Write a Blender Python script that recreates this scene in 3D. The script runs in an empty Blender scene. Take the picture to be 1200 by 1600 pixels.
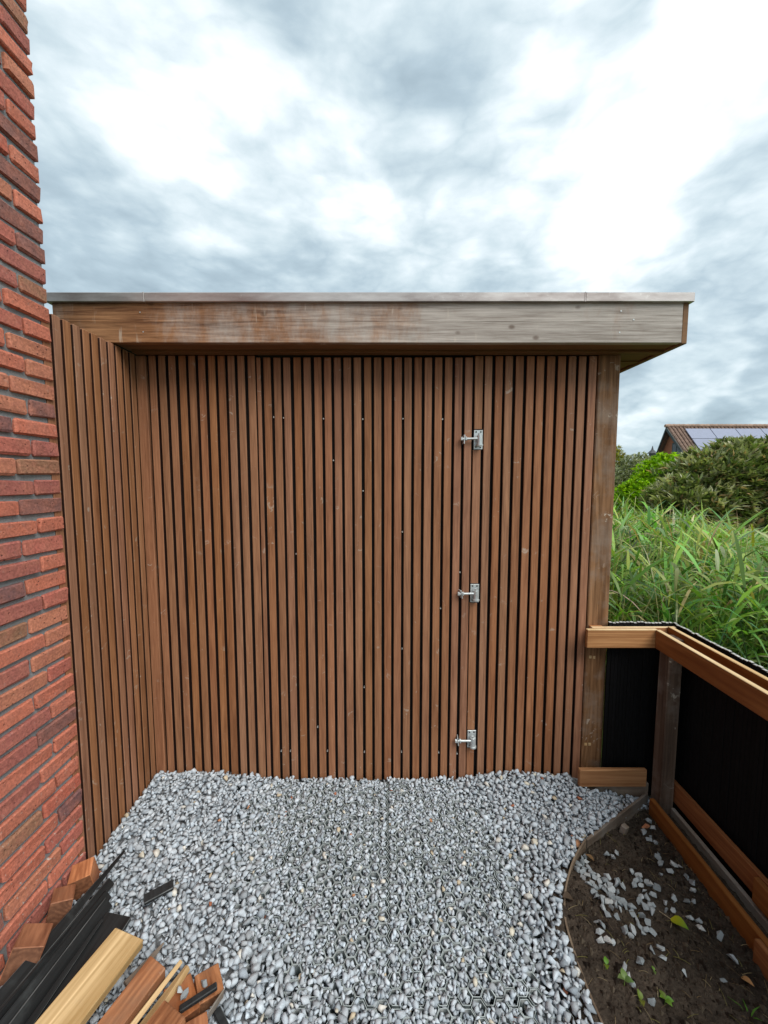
import bpy, bmesh, math, random
import numpy as np
from mathutils import Vector, Matrix, Euler

R = math.radians
rng = np.random.default_rng(11)
random.seed(5)
sc = bpy.context.scene
col = sc.collection

# ------------------------------------------------------------------ camera
PITCH = math.atan(52 / 620)
cam_d = bpy.data.cameras.new('camera')
cam = bpy.data.objects.new('camera', cam_d)
col.objects.link(cam)
cam.location = (0, 0, 1.5)
cam.rotation_euler = (R(90) - PITCH, 0, 0)
cam_d.sensor_fit = 'VERTICAL'
cam_d.sensor_height = 24
cam_d.lens = 24 * 620 / 1600
cam_d.clip_start = 0.02
cam_d.clip_end = 3000
sc.camera = cam

# ------------------------------------------------------------------ light
SUN_AZ, SUN_EL = R(138), R(50)          # compass style, clockwise from +Y: behind and to the right
SKY_GAIN = 1.0
sun_d = bpy.data.lights.new('sun', 'SUN')
sun_d.energy = 1.5
sun_d.angle = R(38)
sun_d.color = (1.0, 0.96, 0.9)
sun = bpy.data.objects.new('sun', sun_d)
col.objects.link(sun)
sd = Vector((math.sin(SUN_AZ) * math.cos(SUN_EL), math.cos(SUN_AZ) * math.cos(SUN_EL), math.sin(SUN_EL)))
sun.rotation_euler = sd.to_track_quat('Z', 'Y').to_euler()

sc.view_settings.view_transform = 'Standard'
sc.view_settings.look = 'None'
sc.view_settings.exposure = 1.03
sc.cycles.max_bounces = 6
sc.cycles.diffuse_bounces = 3
sc.view_settings.gamma = 1
sc.view_settings.use_curve_mapping = False


class NT:
    """small helper to wire node trees"""
    def __init__(self, tree):
        self.t = tree
        tree.nodes.clear()

    def n(self, kind, **kw):
        nd = self.t.nodes.new(kind)
        for k, v in kw.items():
            if hasattr(nd, k):
                setattr(nd, k, v)
        return nd

    def put(self, sock, v):
        if isinstance(v, bpy.types.NodeSocket):
            self.t.links.new(v, sock)
        elif v is not None:
            if sock.type == 'RGBA' and len(v) == 3:
                v = (*v, 1)
            sock.default_value = v

    def math(self, op, a, b=None, c=None, clamp=False):
        nd = self.n('ShaderNodeMath', operation=op, use_clamp=clamp)
        for i, v in enumerate((a, b, c)):
            if v is not None:
                self.put(nd.inputs[i], v)
        return nd.outputs[0]

    def vmath(self, op, a, b=None, s=None):
        nd = self.n('ShaderNodeVectorMath', operation=op)
        self.put(nd.inputs[0], a)
        if b is not None:
            self.put(nd.inputs[1], b)
        if s is not None:
            self.put(nd.inputs['Scale'], s)
        return nd.outputs['Value' if op in ('DOT_PRODUCT', 'LENGTH') else 'Vector']

    def mix(self, f, a, b, blend='MIX'):
        nd = self.n('ShaderNodeMix', data_type='RGBA', blend_type=blend)
        self.put(nd.inputs[0], f)
        self.put(nd.inputs[6], a)
        self.put(nd.inputs[7], b)
        return nd.outputs[2]

    def noise(self, vec, scale, detail=4, rough=0.55, dist=0.0, out=0, w=None):
        nd = self.n('ShaderNodeTexNoise')
        if w is not None:
            nd.noise_dimensions = '4D'
            self.put(nd.inputs['W'], w)
        self.put(nd.inputs['Vector'], vec)
        self.put(nd.inputs['Scale'], scale)
        self.put(nd.inputs['Detail'], detail)
        self.put(nd.inputs['Roughness'], rough)
        self.put(nd.inputs['Distortion'], dist)
        return nd.outputs[out]

    def ramp(self, f, stops, interp='LINEAR'):
        nd = self.n('ShaderNodeValToRGB')
        cr = nd.color_ramp
        cr.interpolation = interp
        while len(cr.elements) < len(stops):
            cr.elements.new(0.5)
        for e, (p, c) in zip(cr.elements, stops):
            e.position = p
            if not hasattr(c, '__len__'):
                c = (c, c, c)
            e.color = (*c, 1) if len(c) == 3 else c
        self.put(nd.inputs[0], f)
        return nd.outputs[0]

    def mapr(self, v, a, b, c=0.0, d=1.0, smooth=False):
        nd = self.n('ShaderNodeMapRange')
        if smooth:
            nd.interpolation_type = 'SMOOTHSTEP'
        self.put(nd.inputs[0], v)
        for i, x in enumerate((a, b, c, d)):
            nd.inputs[i + 1].default_value = x
        return nd.outputs[0]

    def bump(self, h, strength=0.3, dist=0.01):
        nd = self.n('ShaderNodeBump')
        nd.inputs['Strength'].default_value = strength
        nd.inputs['Distance'].default_value = dist
        self.put(nd.inputs['Height'], h)
        return nd.outputs[0]

    def surf(self, base, rough=0.7, normal=None, metallic=0.0, spec=0.3, **kw):
        b = self.n('ShaderNodeBsdfPrincipled')
        self.put(b.inputs['Base Color'], base)
        self.put(b.inputs['Roughness'], rough)
        self.put(b.inputs['Metallic'], metallic)
        self.put(b.inputs['Specular IOR Level'], spec)
        if normal is not None:
            self.put(b.inputs['Normal'], normal)
        o = self.n('ShaderNodeOutputMaterial')
        self.t.links.new(b.outputs[0], o.inputs[0])
        return b


# ------------------------------------------------------------------ sky
def pixdir(x, y):
    a, b = (x - 600) / 620, (800 - y) / 620
    v = Vector((a, math.cos(PITCH) + b * math.sin(PITCH), -math.sin(PITCH) + b * math.cos(PITCH)))
    return v.normalized()


def make_world():
    w = bpy.data.worlds.new('World')
    sc.world = w
    w.use_nodes = True
    w.cycles.sampling_method = 'MANUAL'
    w.cycles.sample_map_resolution = 256
    g = NT(w.node_tree)
    tc = g.n('ShaderNodeTexCoord')
    d = g.vmath('NORMALIZE', tc.outputs['Generated'])
    sep = g.n('ShaderNodeSeparateXYZ')
    g.put(sep.inputs[0], d)
    sky = g.n('ShaderNodeTexSky', sky_type='NISHITA')
    sky.sun_disc = False
    sky.sun_elevation = SUN_EL
    sky.sun_rotation = SUN_AZ
    sky.air_density = 1.2
    sky.dust_density = 2.0
    # heaped cloud: billowing noise on the dome, flattened towards the horizon
    zz = g.math('ADD', g.math('MAXIMUM', sep.outputs[2], 0.0), 0.55)
    comb = g.n('ShaderNodeCombineXYZ')
    g.put(comb.inputs[0], g.math('DIVIDE', sep.outputs[0], zz))
    g.put(comb.inputs[1], g.math('DIVIDE', sep.outputs[1], zz))
    g.put(comb.inputs[2], g.math('MULTIPLY', sep.outputs[2], 1.7))
    p = g.vmath('ADD', comb.outputs[0], CLOUD_SEED)
    warp = g.noise(p, 2.6, 3, 0.55, out=1)
    warp = g.vmath('SUBTRACT', warp, (0.5, 0.5, 0.5))
    pw = g.vmath('ADD', p, g.vmath('SCALE', warp, s=0.12))
    big = g.noise(pw, 1.5, 2, 0.5)
    mid = g.noise(pw, 3.9, 7, 0.6)
    vo = g.n('ShaderNodeTexVoronoi')
    g.put(vo.inputs['Vector'], g.vmath('ADD', pw, g.vmath('SCALE', g.vmath('SUBTRACT', g.noise(pw, 7, 3, 0.55, out=1), (0.5, 0.5, 0.5)), s=0.34)))
    vo.inputs['Scale'].default_value = 8.0
    puff = g.math('SUBTRACT', 0.75, vo.outputs['Distance'])
    v = g.math('ADD', g.math('MULTIPLY', big, 0.40), g.math('MULTIPLY', mid, 0.84))
    v = g.math('ADD', v, g.math('MULTIPLY', g.math('SUBTRACT', puff, 0.52), 0.22))
    # the broad thin and thick places of this particular cloud cover
    dw = g.vmath('NORMALIZE', g.vmath('ADD', d, g.vmath('SCALE', warp, s=0.62)))
    for (x, y, k, amp) in CLOUDS:
        c = g.vmath('DOT_PRODUCT', dw, tuple(pixdir(x, y)))
        e = g.math('POWER', g.math('MAXIMUM', c, 0.0), k)
        v = g.math('MULTIPLY_ADD', e, amp, v)
    c = g.ramp(v, [(0.16, (0.15, 0.20, 0.235)), (0.43, (0.255, 0.32, 0.36)), (0.56, (0.345, 0.41, 0.44)),
                   (0.65, (0.42, 0.475, 0.50)), (0.75, (0.52, 0.565, 0.58)), (0.88, (0.78, 0.80, 0.805)), (1.05, (1.2, 1.2, 1.2))])
    hz = g.mapr(sep.outputs[2], 0.0, 0.22, 0.68, 1.0, True)
    c = g.mix(1.0, c, g.mix(hz, (0.66, 0.76, 0.84), (1, 1, 1)), 'MULTIPLY')
    c10 = g.vmath('SCALE', c, s=10.0 * SKY_GAIN)
    mixed = g.mix(0.94, sky.outputs[0], c10)
    bg = g.n('ShaderNodeBackground')
    g.put(bg.inputs[0], mixed)
    bg.inputs[1].default_value = 0.1
    out = g.n('ShaderNodeOutputWorld')
    g.t.links.new(bg.outputs[0], out.inputs[0])


CLOUD_SEED = (13.5, 4.4, 8.8)
CLOUDS = [(990, 240, 34, 0.31), (490, 185, 60, 0.24), (300, 215, 170, 0.18), (180, 90, 90, 0.05), (1150, 60, 60, 0.12),
          (130, 330, 60, -0.16), (400, 400, 80, -0.15), (660, 360, 110, -0.12), (740, 80, 150, -0.20),
          (420, 20, 80, -0.08), (350, 130, 400, -0.16), (1130, 560, 60, -0.14), (980, 30, 300, -0.12),
          (1060, 612, 900, 0.26), (720, 410, 700, 0.14)]
make_world()

# ------------------------------------------------------------------ materials
MATS = {}


def mat(name):
    m = bpy.data.materials.new(name)
    m.use_nodes = True
    MATS[name] = m
    return NT(m.node_tree)


def obj_coords(g, stretch=(1, 1, 1)):
    tc = g.n('ShaderNodeTexCoord')
    oi = g.n('ShaderNodeObjectInfo')
    off = g.math('MULTIPLY', oi.outputs['Random'], 37.0)
    v = g.vmath('ADD', tc.outputs['Object'], off)
    return g.vmath('MULTIPLY', v, stretch), oi.outputs['Random'], tc.outputs['Object']


def wood(name, dark, light, stretch, rough=0.65, grain=60, contrast=0.5, grey=None, grey_amt=0.0,
         rings=0.0, var=0.25, spec=0.25, stains=0.0, bump=0.25):
    g = mat(name)
    v, rnd, raw = obj_coords(g, stretch)
    raw = g.vmath('ADD', raw, g.math('MULTIPLY', rnd, 53.0))
    a = g.noise(v, grain, 5, 0.62, 0.4)
    b = g.noise(v, grain * 0.22, 3, 0.5, 0.8)
    f = g.math('ADD', g.math('MULTIPLY', a, 0.55), g.math('MULTIPLY', b, 0.45))
    f = g.mapr(f, 0.5 - 0.06 - 0.16 * (1 - contrast), 0.5 + 0.06 + 0.16 * (1 - contrast))
    c = g.mix(f, dark, light)
    if rings:
        wv = g.n('ShaderNodeTexWave', wave_type='BANDS', bands_direction='DIAGONAL')
        g.put(wv.inputs['Vector'], g.vmath('ADD', v, g.vmath('SCALE', g.noise(v, 6, 2, out=1), s=0.5)))
        wv.inputs['Scale'].default_value = 14
        wv.inputs['Distortion'].default_value = 3
        wv.inputs['Detail'].default_value = 2
        c = g.mix(g.math('MULTIPLY', wv.outputs[1], rings), c, dark)
    if grey is not None:
        gn = g.noise(raw, 5, 5, 0.65)
        gf = g.mapr(gn, 0.62 - 0.4 * grey_amt, 0.78 - 0.3 * grey_amt, 0, min(1, 0.4 + grey_amt))
        c = g.mix(gf, c, g.mix(f, tuple(x * 0.75 for x in grey), grey))
    if stains:
        s = g.noise(raw, 23, 3, 0.6, 1.0)
        s2 = g.noise(raw, 4, 2)
        c = g.mix(g.math('MULTIPLY', g.mapr(s, 0.63, 0.70), g.mapr(s2, 0.5, 0.62, 0, stains)), c, (0.55, 0.5, 0.42))
    br = g.mapr(rnd, 0, 1, 1 - var, 1 + var)
    c = g.vmath('SCALE', c, s=br)
    hs = g.n('ShaderNodeHueSaturation')
    g.put(hs.inputs['Color'], c)
    g.put(hs.inputs['Hue'], g.mapr(g.math('FRACT', g.math('MULTIPLY', rnd, 7.31)), 0, 1, 0.497, 0.503))
    g.put(hs.inputs['Saturation'], g.mapr(g.math('FRACT', g.math('MULTIPLY', rnd, 13.7)), 0, 1, 0.93, 1.06))
    g.surf(hs.outputs[0], g.mapr(a, 0.3, 0.7, rough - 0.08, rough + 0.1), g.bump(a, bump, 0.003), spec=spec)


def simple(name, c, rough=0.6, metallic=0.0, var=0.15, scale=30, spec=0.3, bump=0.2):
    g = mat(name)
    v, rnd, raw = obj_coords(g)
    n = g.noise(v, scale, 5, 0.6)
    k = g.math('MULTIPLY', g.mapr(n, 0.3, 0.7, 1 - var, 1 + var), g.mapr(rnd, 0, 1, 1 - var * .5, 1 + var * .5))
    g.surf(g.vmath('SCALE', c, s=k), rough, g.bump(n, bump, 0.002), metallic, spec)


# composite cladding slats: fine vertical streaks, a few pale scuffs
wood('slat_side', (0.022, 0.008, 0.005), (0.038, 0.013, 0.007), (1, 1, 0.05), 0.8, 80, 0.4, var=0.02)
wood('slat_wood', (0.185, 0.077, 0.036), (0.40, 0.190, 0.097), (1, 1, 0.045), 0.62, 190, 0.40, var=0.06, stains=0.5, spec=0.3, bump=0.3)
simple('backing_dark', (0.012, 0.009, 0.008), 0.8)
wood('soffit_wood', (0.13, 0.062, 0.028), (0.25, 0.13, 0.06), (0.08, 1, 1), 0.7, 40, 0.4, var=0.1)
wood('post_wood', (0.095, 0.045, 0.02), (0.30, 0.16, 0.082), (1, 1, 0.06), 0.7, 70, 0.6, grey=(0.25, 0.19, 0.15), grey_amt=0.4, rings=0.5, stains=0.8, bump=0.4)
wood('rail_wood', (0.17, 0.052, 0.014), (0.37, 0.155, 0.052), (1, 0.05, 1), 0.6, 60, 0.5, rings=0.5, var=0.1)
wood('rail_wood_x', (0.25, 0.095, 0.03), (0.58, 0.29, 0.12), (0.05, 1, 1), 0.6, 60, 0.5, rings=0.5, var=0.08)
wood('old_post_wood', (0.055, 0.034, 0.024), (0.17, 0.12, 0.09), (1, 1, 0.05), 0.8, 45, 0.5, grey=(0.22, 0.19, 0.165), grey_amt=0.3, stains=0.9)
wood('old_board_wood', (0.12, 0.085, 0.06), (0.30, 0.235, 0.18), (0.1, 0.1, 1), 0.85, 45, 0.5, grey=(0.3, 0.27, 0.24), grey_amt=0.4)
wood('pale_wood', (0.40, 0.25, 0.10), (0.80, 0.58, 0.31), (1, 0.05, 1), 0.6, 60, 0.6, rings=0.6, var=0.08, grey=(0.45, 0.33, 0.2), grey_amt=0.15)
wood('red_wood', (0.20, 0.066, 0.025), (0.54, 0.225, 0.095), (1, 0.12, 1), 0.6, 60, 0.6, rings=0.5, var=0.2, grey=(0.30, 0.17, 0.10), grey_amt=0.2, stains=0.5)
wood('black_wood', (0.006, 0.0065, 0.007), (0.022, 0.024, 0.025), (1, 0.04, 1), 0.5, 60, 0.5, var=0.2, grey=(0.09, 0.1, 0.1), grey_amt=0.12, spec=0.4)
wood('edging_wood', (0.13, 0.09, 0.06), (0.28, 0.21, 0.145), (0.3, 0.3, 1), 0.8, 60, 0.5, var=0.05)
wood('rail_top', (0.52, 0.34, 0.16), (0.78, 0.60, 0.36), (0.3, 0.06, 1), 0.65, 45, 0.4, var=0.05)
wood('black_sheen', (0.03, 0.033, 0.034), (0.16, 0.17, 0.17), (1, 0.12, 1), 0.5, 50, 0.7, var=0.1)  # light sheen along the black boards' edges, put into the colour
wood('red_end', (0.10, 0.038, 0.018), (0.30, 0.13, 0.06), (1, 1, 1), 0.8, 70, 0.5, rings=0.5)
wood('pale_end', (0.5, 0.34, 0.17), (0.78, 0.62, 0.38), (1, 1, 1), 0.8, 70, 0.5, rings=0.4)
simple('black_screen', (0.0045, 0.0045, 0.005), 0.75, var=0.3, scale=60, spec=0.15)
simple('screen_cap', (0.42, 0.42, 0.40), 0.5, var=0.3, scale=25)
simple('plastic_grid', (0.05, 0.064, 0.066), 0.42, var=0.15, scale=40, spec=0.5)
simple('plastic_rim', (0.40, 0.45, 0.45), 0.5, var=0.3, scale=40, spec=0.4)  # same plastic as the walls, with sky gloss and dust put into the colour
simple('soil_base', (0.15, 0.155, 0.16), 0.95, var=0.6, scale=90)


def fascia_mat():
    g = mat('fascia_wood')
    v, rnd, raw = obj_coords(g, (0.05, 1, 1))
    a = g.noise(v, 110, 6, 0.65, 0.2)
    wv = g.noise(v, 22, 4, 0.6, 0.8)
    f = g.math('ADD', g.math('MULTIPLY', a, 0.6), g.math('MULTIPLY', wv, 0.4))
    f = g.mapr(f, 0.38, 0.62)
    fresh = g.mix(f, (0.12, 0.048, 0.02), (0.43, 0.215, 0.10))
    old = g.mix(f, (0.27, 0.235, 0.205), (0.53, 0.495, 0.455))
    sp = g.n('ShaderNodeSeparateXYZ')
    g.put(sp.inputs[0], raw)
    blot = g.noise(g.vmath('MULTIPLY', raw, (1, 1, 0.45)), 4.2, 6, 0.7)
    x = g.math('ADD', g.mapr(sp.outputs[0], -1.15, 0.5), g.math('MULTIPLY', g.math('SUBTRACT', blot, 0.5), 2.4))
    c = g.mix(g.mapr(x, 0.05, 0.85, 0.0, 0.95, True), fresh, old)
    # resin bleeds and knots
    vo = g.n('ShaderNodeTexVoronoi')
    g.put(vo.inputs['Vector'], g.vmath('MULTIPLY', raw, (6.0, 6.0, 9.0)))
    vo.inputs['Scale'].default_value = 1.0
    k = g.mapr(vo.outputs['Distance'], 0.05, 0.11, 1.0, 0.0)
    c = g.mix(g.math('MULTIPLY', k, 0.65), c, (0.09, 0.05, 0.03))
    st = g.noise(g.vmath('MULTIPLY', raw, (1, 1, 0.12)), 34, 3, 0.6, 0.3)
    st2 = g.noise(raw, 9, 3)
    c = g.mix(g.math('MULTIPLY', g.mapr(st, 0.60, 0.68), g.mapr(st2, 0.50, 0.58, 0, 0.45)), c, (0.60, 0.53, 0.44))
    g.surf(c, 0.68, g.bump(a, 0.35, 0.003), spec=0.25)


fascia_mat()


def metal_mats():
    g = mat('trim_metal')
    v, rnd, raw = obj_coords(g)
    n = g.noise(g.vmath('MULTIPLY', raw, (0.25, 1, 1)), 12, 6, 0.65)
    n2 = g.noise(raw, 60, 4, 0.6)
    c = g.mix(g.mapr(n, 0.35, 0.7), (0.33, 0.28, 0.26), (0.62, 0.60, 0.58))
    c = g.mix(g.mapr(n2, 0.62, 0.72, 0, 0.5), c, (0.6, 0.58, 0.55))
    g.surf(c, g.mapr(n, 0.3, 0.7, 0.32, 0.5), g.bump(n2, 0.06, 0.002), 0.75, 0.5)
    g = mat('zinc')
    v, rnd, raw = obj_coords(g)
    n = g.noise(raw, 90, 4, 0.6)
    g.surf(g.mix(n, (0.45, 0.49, 0.50), (0.74, 0.78, 0.78)), g.mapr(n, 0.3, 0.7, 0.28, 0.5), g.bump(n, 0.1, 0.001), 0.55, 0.5)
    g = mat('screw_metal')
    g.surf((0.75, 0.74, 0.7), 0.4, None, 0.3)
    g = mat('dark_hole')
    g.surf((0.012, 0.011, 0.01), 0.8)


metal_mats()


def brick_mats():
    g = mat('brick_clay')
    v, rnd, raw = obj_coords(g)
    base = g.ramp(rnd, [(0.0, (0.43, 0.135, 0.085)), (0.14, (0.37, 0.115, 0.085)), (0.26, (0.42, 0.165, 0.10)),
                        (0.38, (0.31, 0.105, 0.085)), (0.50, (0.45, 0.145, 0.09)), (0.60, (0.20, 0.095, 0.08)),
                        (0.70, (0.155, 0.08, 0.078)), (0.78, (0.45, 0.15, 0.095)), (0.90, (0.27, 0.14, 0.085)),
                        (0.97, (0.37, 0.10, 0.065))], 'CONSTANT')
    n = g.noise(v, 22, 5, 0.62)
    n2 = g.noise(v, 9, 3, 0.5)
    n3 = g.noise(v, 130, 4, 0.6)
    c = g.mix(g.mapr(n, 0.38, 0.66, 0, 0.6), base, g.mix(n2, (0.20, 0.075, 0.07), (0.52, 0.20, 0.12)))
    c = g.vmath('SCALE', c, s=g.mapr(n3, 0.3, 0.7, 0.86, 1.55))
    # pits and lime splashes
    vo = g.n('ShaderNodeTexVoronoi')
    g.put(vo.inputs['Vector'], v)
    vo.inputs['Scale'].default_value = 55
    pit = g.mapr(vo.outputs['Distance'], 0.10, 0.17, 1, 0)
    c = g.mix(g.math('MULTIPLY', pit, g.mapr(n2, 0.45, 0.6, 0, 0.75)), c, (0.05, 0.025, 0.025))
    sp = g.n('ShaderNodeSeparateXYZ')
    geo = g.n('ShaderNodeNewGeometry')
    g.put(sp.inputs[0], geo.outputs['Position'])
    low = g.mapr(sp.outputs[2], 0.15, 0.5, 1.0, 0.12)
    spl = g.noise(v, 75, 2, 0.5)
    c = g.mix(g.math('MULTIPLY', g.mapr(spl, 0.66, 0.71), low), c, (0.52, 0.46, 0.40))
    g.surf(c, 0.85, g.bump(g.math('SUBTRACT', g.math('ADD', n, g.math('MULTIPLY', n3, 0.4)), g.math('MULTIPLY', pit, 0.8)), 0.7, 0.005), spec=0.2)
    g = mat('mortar')
    v, rnd, raw = obj_coords(g)
    n = g.noise(v, 160, 4, 0.6)
    g.surf(g.mix(n, (0.17, 0.18, 0.182), (0.36, 0.375, 0.38)), 0.95, g.bump(n, 0.6, 0.004), spec=0.1)


brick_mats()


def stone_mats():
    for name, attr in (('gravel_stone', True), ('stray_stone', False)):
        g = mat(name)
        tc = g.n('ShaderNodeTexCoord')
        if attr:
            at = g.n('ShaderNodeAttribute', attribute_name='tint')
            base = at.outputs['Color']
            v = tc.outputs['Object']
        else:
            v, rnd, raw = obj_coords(g)
            base = g.ramp(rnd, [(0, (0.22, 0.245, 0.255)), (0.5, (0.32, 0.35, 0.365)), (0.85, (0.42, 0.45, 0.46)), (1, (0.52, 0.52, 0.50))])
        n = g.noise(v, 55, 5, 0.65, 0.6)
        n2 = g.noise(v, 160, 4, 0.6, 1.2)
        c = g.vmath('SCALE', base, s=g.mapr(n, 0.3, 0.7, 0.76, 1.24))
        c = g.mix(g.mapr(n2, 0.60, 0.70, 0, 0.3), c, (0.60, 0.63, 0.64))
        g.surf(c, 0.85, g.bump(n2, 0.35, 0.002), spec=0.3)


stone_mats()


def leafmat(name, rough=0.45, trans=0.3):
    g = mat(name)
    at = g.n('ShaderNodeAttribute', attribute_name='tint')
    b = g.surf(at.outputs['Color'], rough, spec=0.4)
    tr = g.n('ShaderNodeBsdfTranslucent')
    g.put(tr.inputs[0], g.vmath('MULTIPLY', at.outputs['Color'], (1.2, 1.3, 0.6)))
    mx = g.n('ShaderNodeMixShader')
    mx.inputs[0].default_value = trans
    g.t.links.new(b.outputs[0], mx.inputs[1])
    g.t.links.new(tr.outputs[0], mx.inputs[2])
    out = [n for n in g.t.nodes if n.type == 'OUTPUT_MATERIAL'][0]
    g.t.links.new(mx.outputs[0], out.inputs[0])


leafmat('leaf')
simple('bark', (0.10, 0.075, 0.055), 0.9, var=0.3)


def ground_mats():
    g = mat('soil')
    tc = g.n('ShaderNodeTexCoord')
    v = tc.outputs['Object']
    n = g.noise(v, 9, 6, 0.65)
    n2 = g.noise(v, 130, 5, 0.65)
    c = g.mix(g.mapr(n, 0.35, 0.65), (0.026, 0.019, 0.014), (0.075, 0.056, 0.041))
    c = g.vmath('SCALE', c, s=g.mapr(n2, 0.3, 0.7, 0.55, 1.5))
    c = g.mix(g.mapr(g.noise(v, 300, 2), 0.70, 0.76, 0, 0.5), c, (0.24, 0.2, 0.14))
    g.surf(c, 0.9, g.bump(n2, 0.8, 0.008), spec=0.2)
    g = mat('meadow')
    tc = g.n('ShaderNodeTexCoord')
    v = tc.outputs['Object']
    n = g.noise(v, 0.6, 6, 0.65)
    n2 = g.noise(v, 12, 5, 0.65)
    c = g.mix(n, (0.035, 0.045, 0.018), (0.09, 0.10, 0.04))
    g.surf(g.vmath('SCALE', c, s=g.mapr(n2, 0.3, 0.7, 0.6, 1.4)), 0.95, g.bump(n2, 0.6, 0.05), spec=0.1)


ground_mats()

simple('roof_tile', (0.19, 0.125, 0.095), 0.8, var=0.35, scale=8)
simple('ridge_tile', (0.33, 0.22, 0.16), 0.8, var=0.35, scale=10)
simple('house_brick', (0.34, 0.135, 0.075), 0.9, var=0.2, scale=20)
simple('solar_glass', (0.26, 0.28, 0.37), 0.16, 0.0, 0.06, 6, spec=0.8, bump=0)  # base colour lightened to hold the sky's reflection
simple('solar_frame', (0.05, 0.05, 0.055), 0.4)
simple('barge_paint', (0.045, 0.06, 0.06), 0.5)
simple('white_paint', (0.7, 0.7, 0.68), 0.5)
simple('window_glass', (0.05, 0.06, 0.07), 0.1, spec=0.6, bump=0)
simple('slate', (0.09, 0.095, 0.10), 0.7)

# ------------------------------------------------------------------ mesh helpers


def link(o, parent=None):
    col.objects.link(o)
    if parent is not None:
        o.parent = parent
    return o


def tag(o, label=None, cat=None, group=None, kind=None):
    if label:
        o['label'] = label
    if cat:
        o['category'] = cat
    if group:
        o['group'] = group
    if kind:
        o['kind'] = kind
    return o


def empty(name, loc=(0, 0, 0), rz=0.0):
    o = bpy.data.objects.new(name, None)
    o.empty_display_size = 0.1
    o.location = loc
    o.rotation_euler = (0, 0, rz)
    return link(o)


def mesh_obj(name, verts, faces, material, parent=None, tint=None, smooth=False):
    me = bpy.data.meshes.new(name)
    if isinstance(faces, np.ndarray):
        n, k = faces.shape
        me.vertices.add(len(verts))
        me.vertices.foreach_set('co', np.asarray(verts, np.float32).ravel())
        me.loops.add(n * k)
        me.loops.foreach_set('vertex_index', faces.astype(np.int32).ravel())
        me.polygons.add(n)
        me.polygons.foreach_set('loop_start', np.arange(0, n * k, k, dtype=np.int32))
        me.update(calc_edges=True)
    else:
        me.from_pydata([tuple(v) for v in verts], [], faces)
        me.update()
    if tint is not None:
        a = me.attributes.new('tint', 'FLOAT_COLOR', 'POINT')
        t = np.ones((len(verts), 4), np.float32)
        t[:, :3] = tint
        a.data.foreach_set('color', t.ravel())
    me.materials.append(MATS[material])
    if smooth:
        me.polygons.foreach_set('use_smooth', [True] * len(me.polygons))
    o = bpy.data.objects.new(name, me)
    return link(o, parent)


BOXF = [(0, 1, 2, 3), (7, 6, 5, 4), (0, 4, 5, 1), (1, 5, 6, 2), (2, 6, 7, 3), (3, 7, 4, 0)]


def bevel_box_mesh(name, lo, hi, bev, material, jitter=0.0, seed=0):
    """box with chamfered edges as mesh data; jitter makes the edges uneven"""
    bm = bmesh.new()
    bmesh.ops.create_cube(bm, size=1)
    lo, hi = Vector(lo), Vector(hi)
    for v in bm.verts:
        v.co = Vector(((lo[i] + hi[i]) / 2 + v.co[i] * (hi[i] - lo[i]) for i in range(3)))
    if bev:
        bmesh.ops.bevel(bm, geom=list(bm.edges), offset=bev, segments=1, affect='EDGES')
    if jitter:
        rr = random.Random(seed)
        for v in bm.verts:
            v.co += Vector((rr.uniform(-1, 1), rr.uniform(-1, 1), rr.uniform(-1, 1))) * jitter
    me = bpy.data.meshes.new(name)
    bm.to_mesh(me)
    bm.free()
    me.materials.append(MATS[material])
    return me


def box(name, lo, hi, material, parent=None, bev=0.002, jitter=0.0, seed=0):
    """box whose object origin is the parent's origin"""
    o = bpy.data.objects.new(name, bevel_box_mesh(name, lo, hi, bev, material, jitter, seed))
    return link(o, parent)


def sheen_edges(o, m, share=0.6):
    """edge sheen painted as a lighter tone on some of the chamfers"""
    o.data.materials.append(MATS[m])
    rr = random.Random(len(o.data.vertices) + int(o.location.x * 1000))
    for p in o.data.polygons:
        if max(abs(c) for c in p.normal) < 0.93 and rr.random() < share:
            p.material_index = 1
    return o


def end_grain(o, m):
    """sawn ends of a piece of timber"""
    o.data.materials.append(MATS[m])
    for p in o.data.polygons:
        if abs(p.normal.y) > 0.9:
            p.material_index = len(o.data.materials) - 1
    return o


def lbox(name, loc, size, rot, material, parent=None, bev=0.002, jitter=0.0, seed=0, taper=None):
    """box with own origin at its centre, turned by rot"""
    s = [x / 2 for x in size]
    me = bevel_box_mesh(name, [-x for x in s], s, bev, material, jitter, seed)
    if taper:
        for v in me.vertices:
            k = (v.co.y / s[1] + 1) / 2
            v.co.x *= 1 - (1 - taper[0]) * k
            v.co.z = v.co.z * (1 - (1 - taper[1]) * k) + (s[2] * (1 - taper[1]) * k if len(taper) > 2 else 0)
    o = bpy.data.objects.new(name, me)
    o.location = loc
    o.rotation_euler = rot
    return link(o, parent)


def cyl_bm(bm, p0, p1, r, seg=12, r1=None):
    p0, p1 = Vector(p0), Vector(p1)
    d = p1 - p0
    q = d.to_track_quat('Z', 'Y')
    m = Matrix.Translation((p0 + p1) / 2) @ q.to_matrix().to_4x4()
    bmesh.ops.create_cone(bm, cap_ends=True, segments=seg, radius1=r, radius2=r if r1 is None else r1, depth=d.length, matrix=m)


def bm_obj(name, bm, material, parent=None, smooth_angle=False):
    me = bpy.data.meshes.new(name)
    bm.to_mesh(me)
    bm.free()
    me.materials.append(MATS[material])
    return link(bpy.data.objects.new(name, me), parent)


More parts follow.
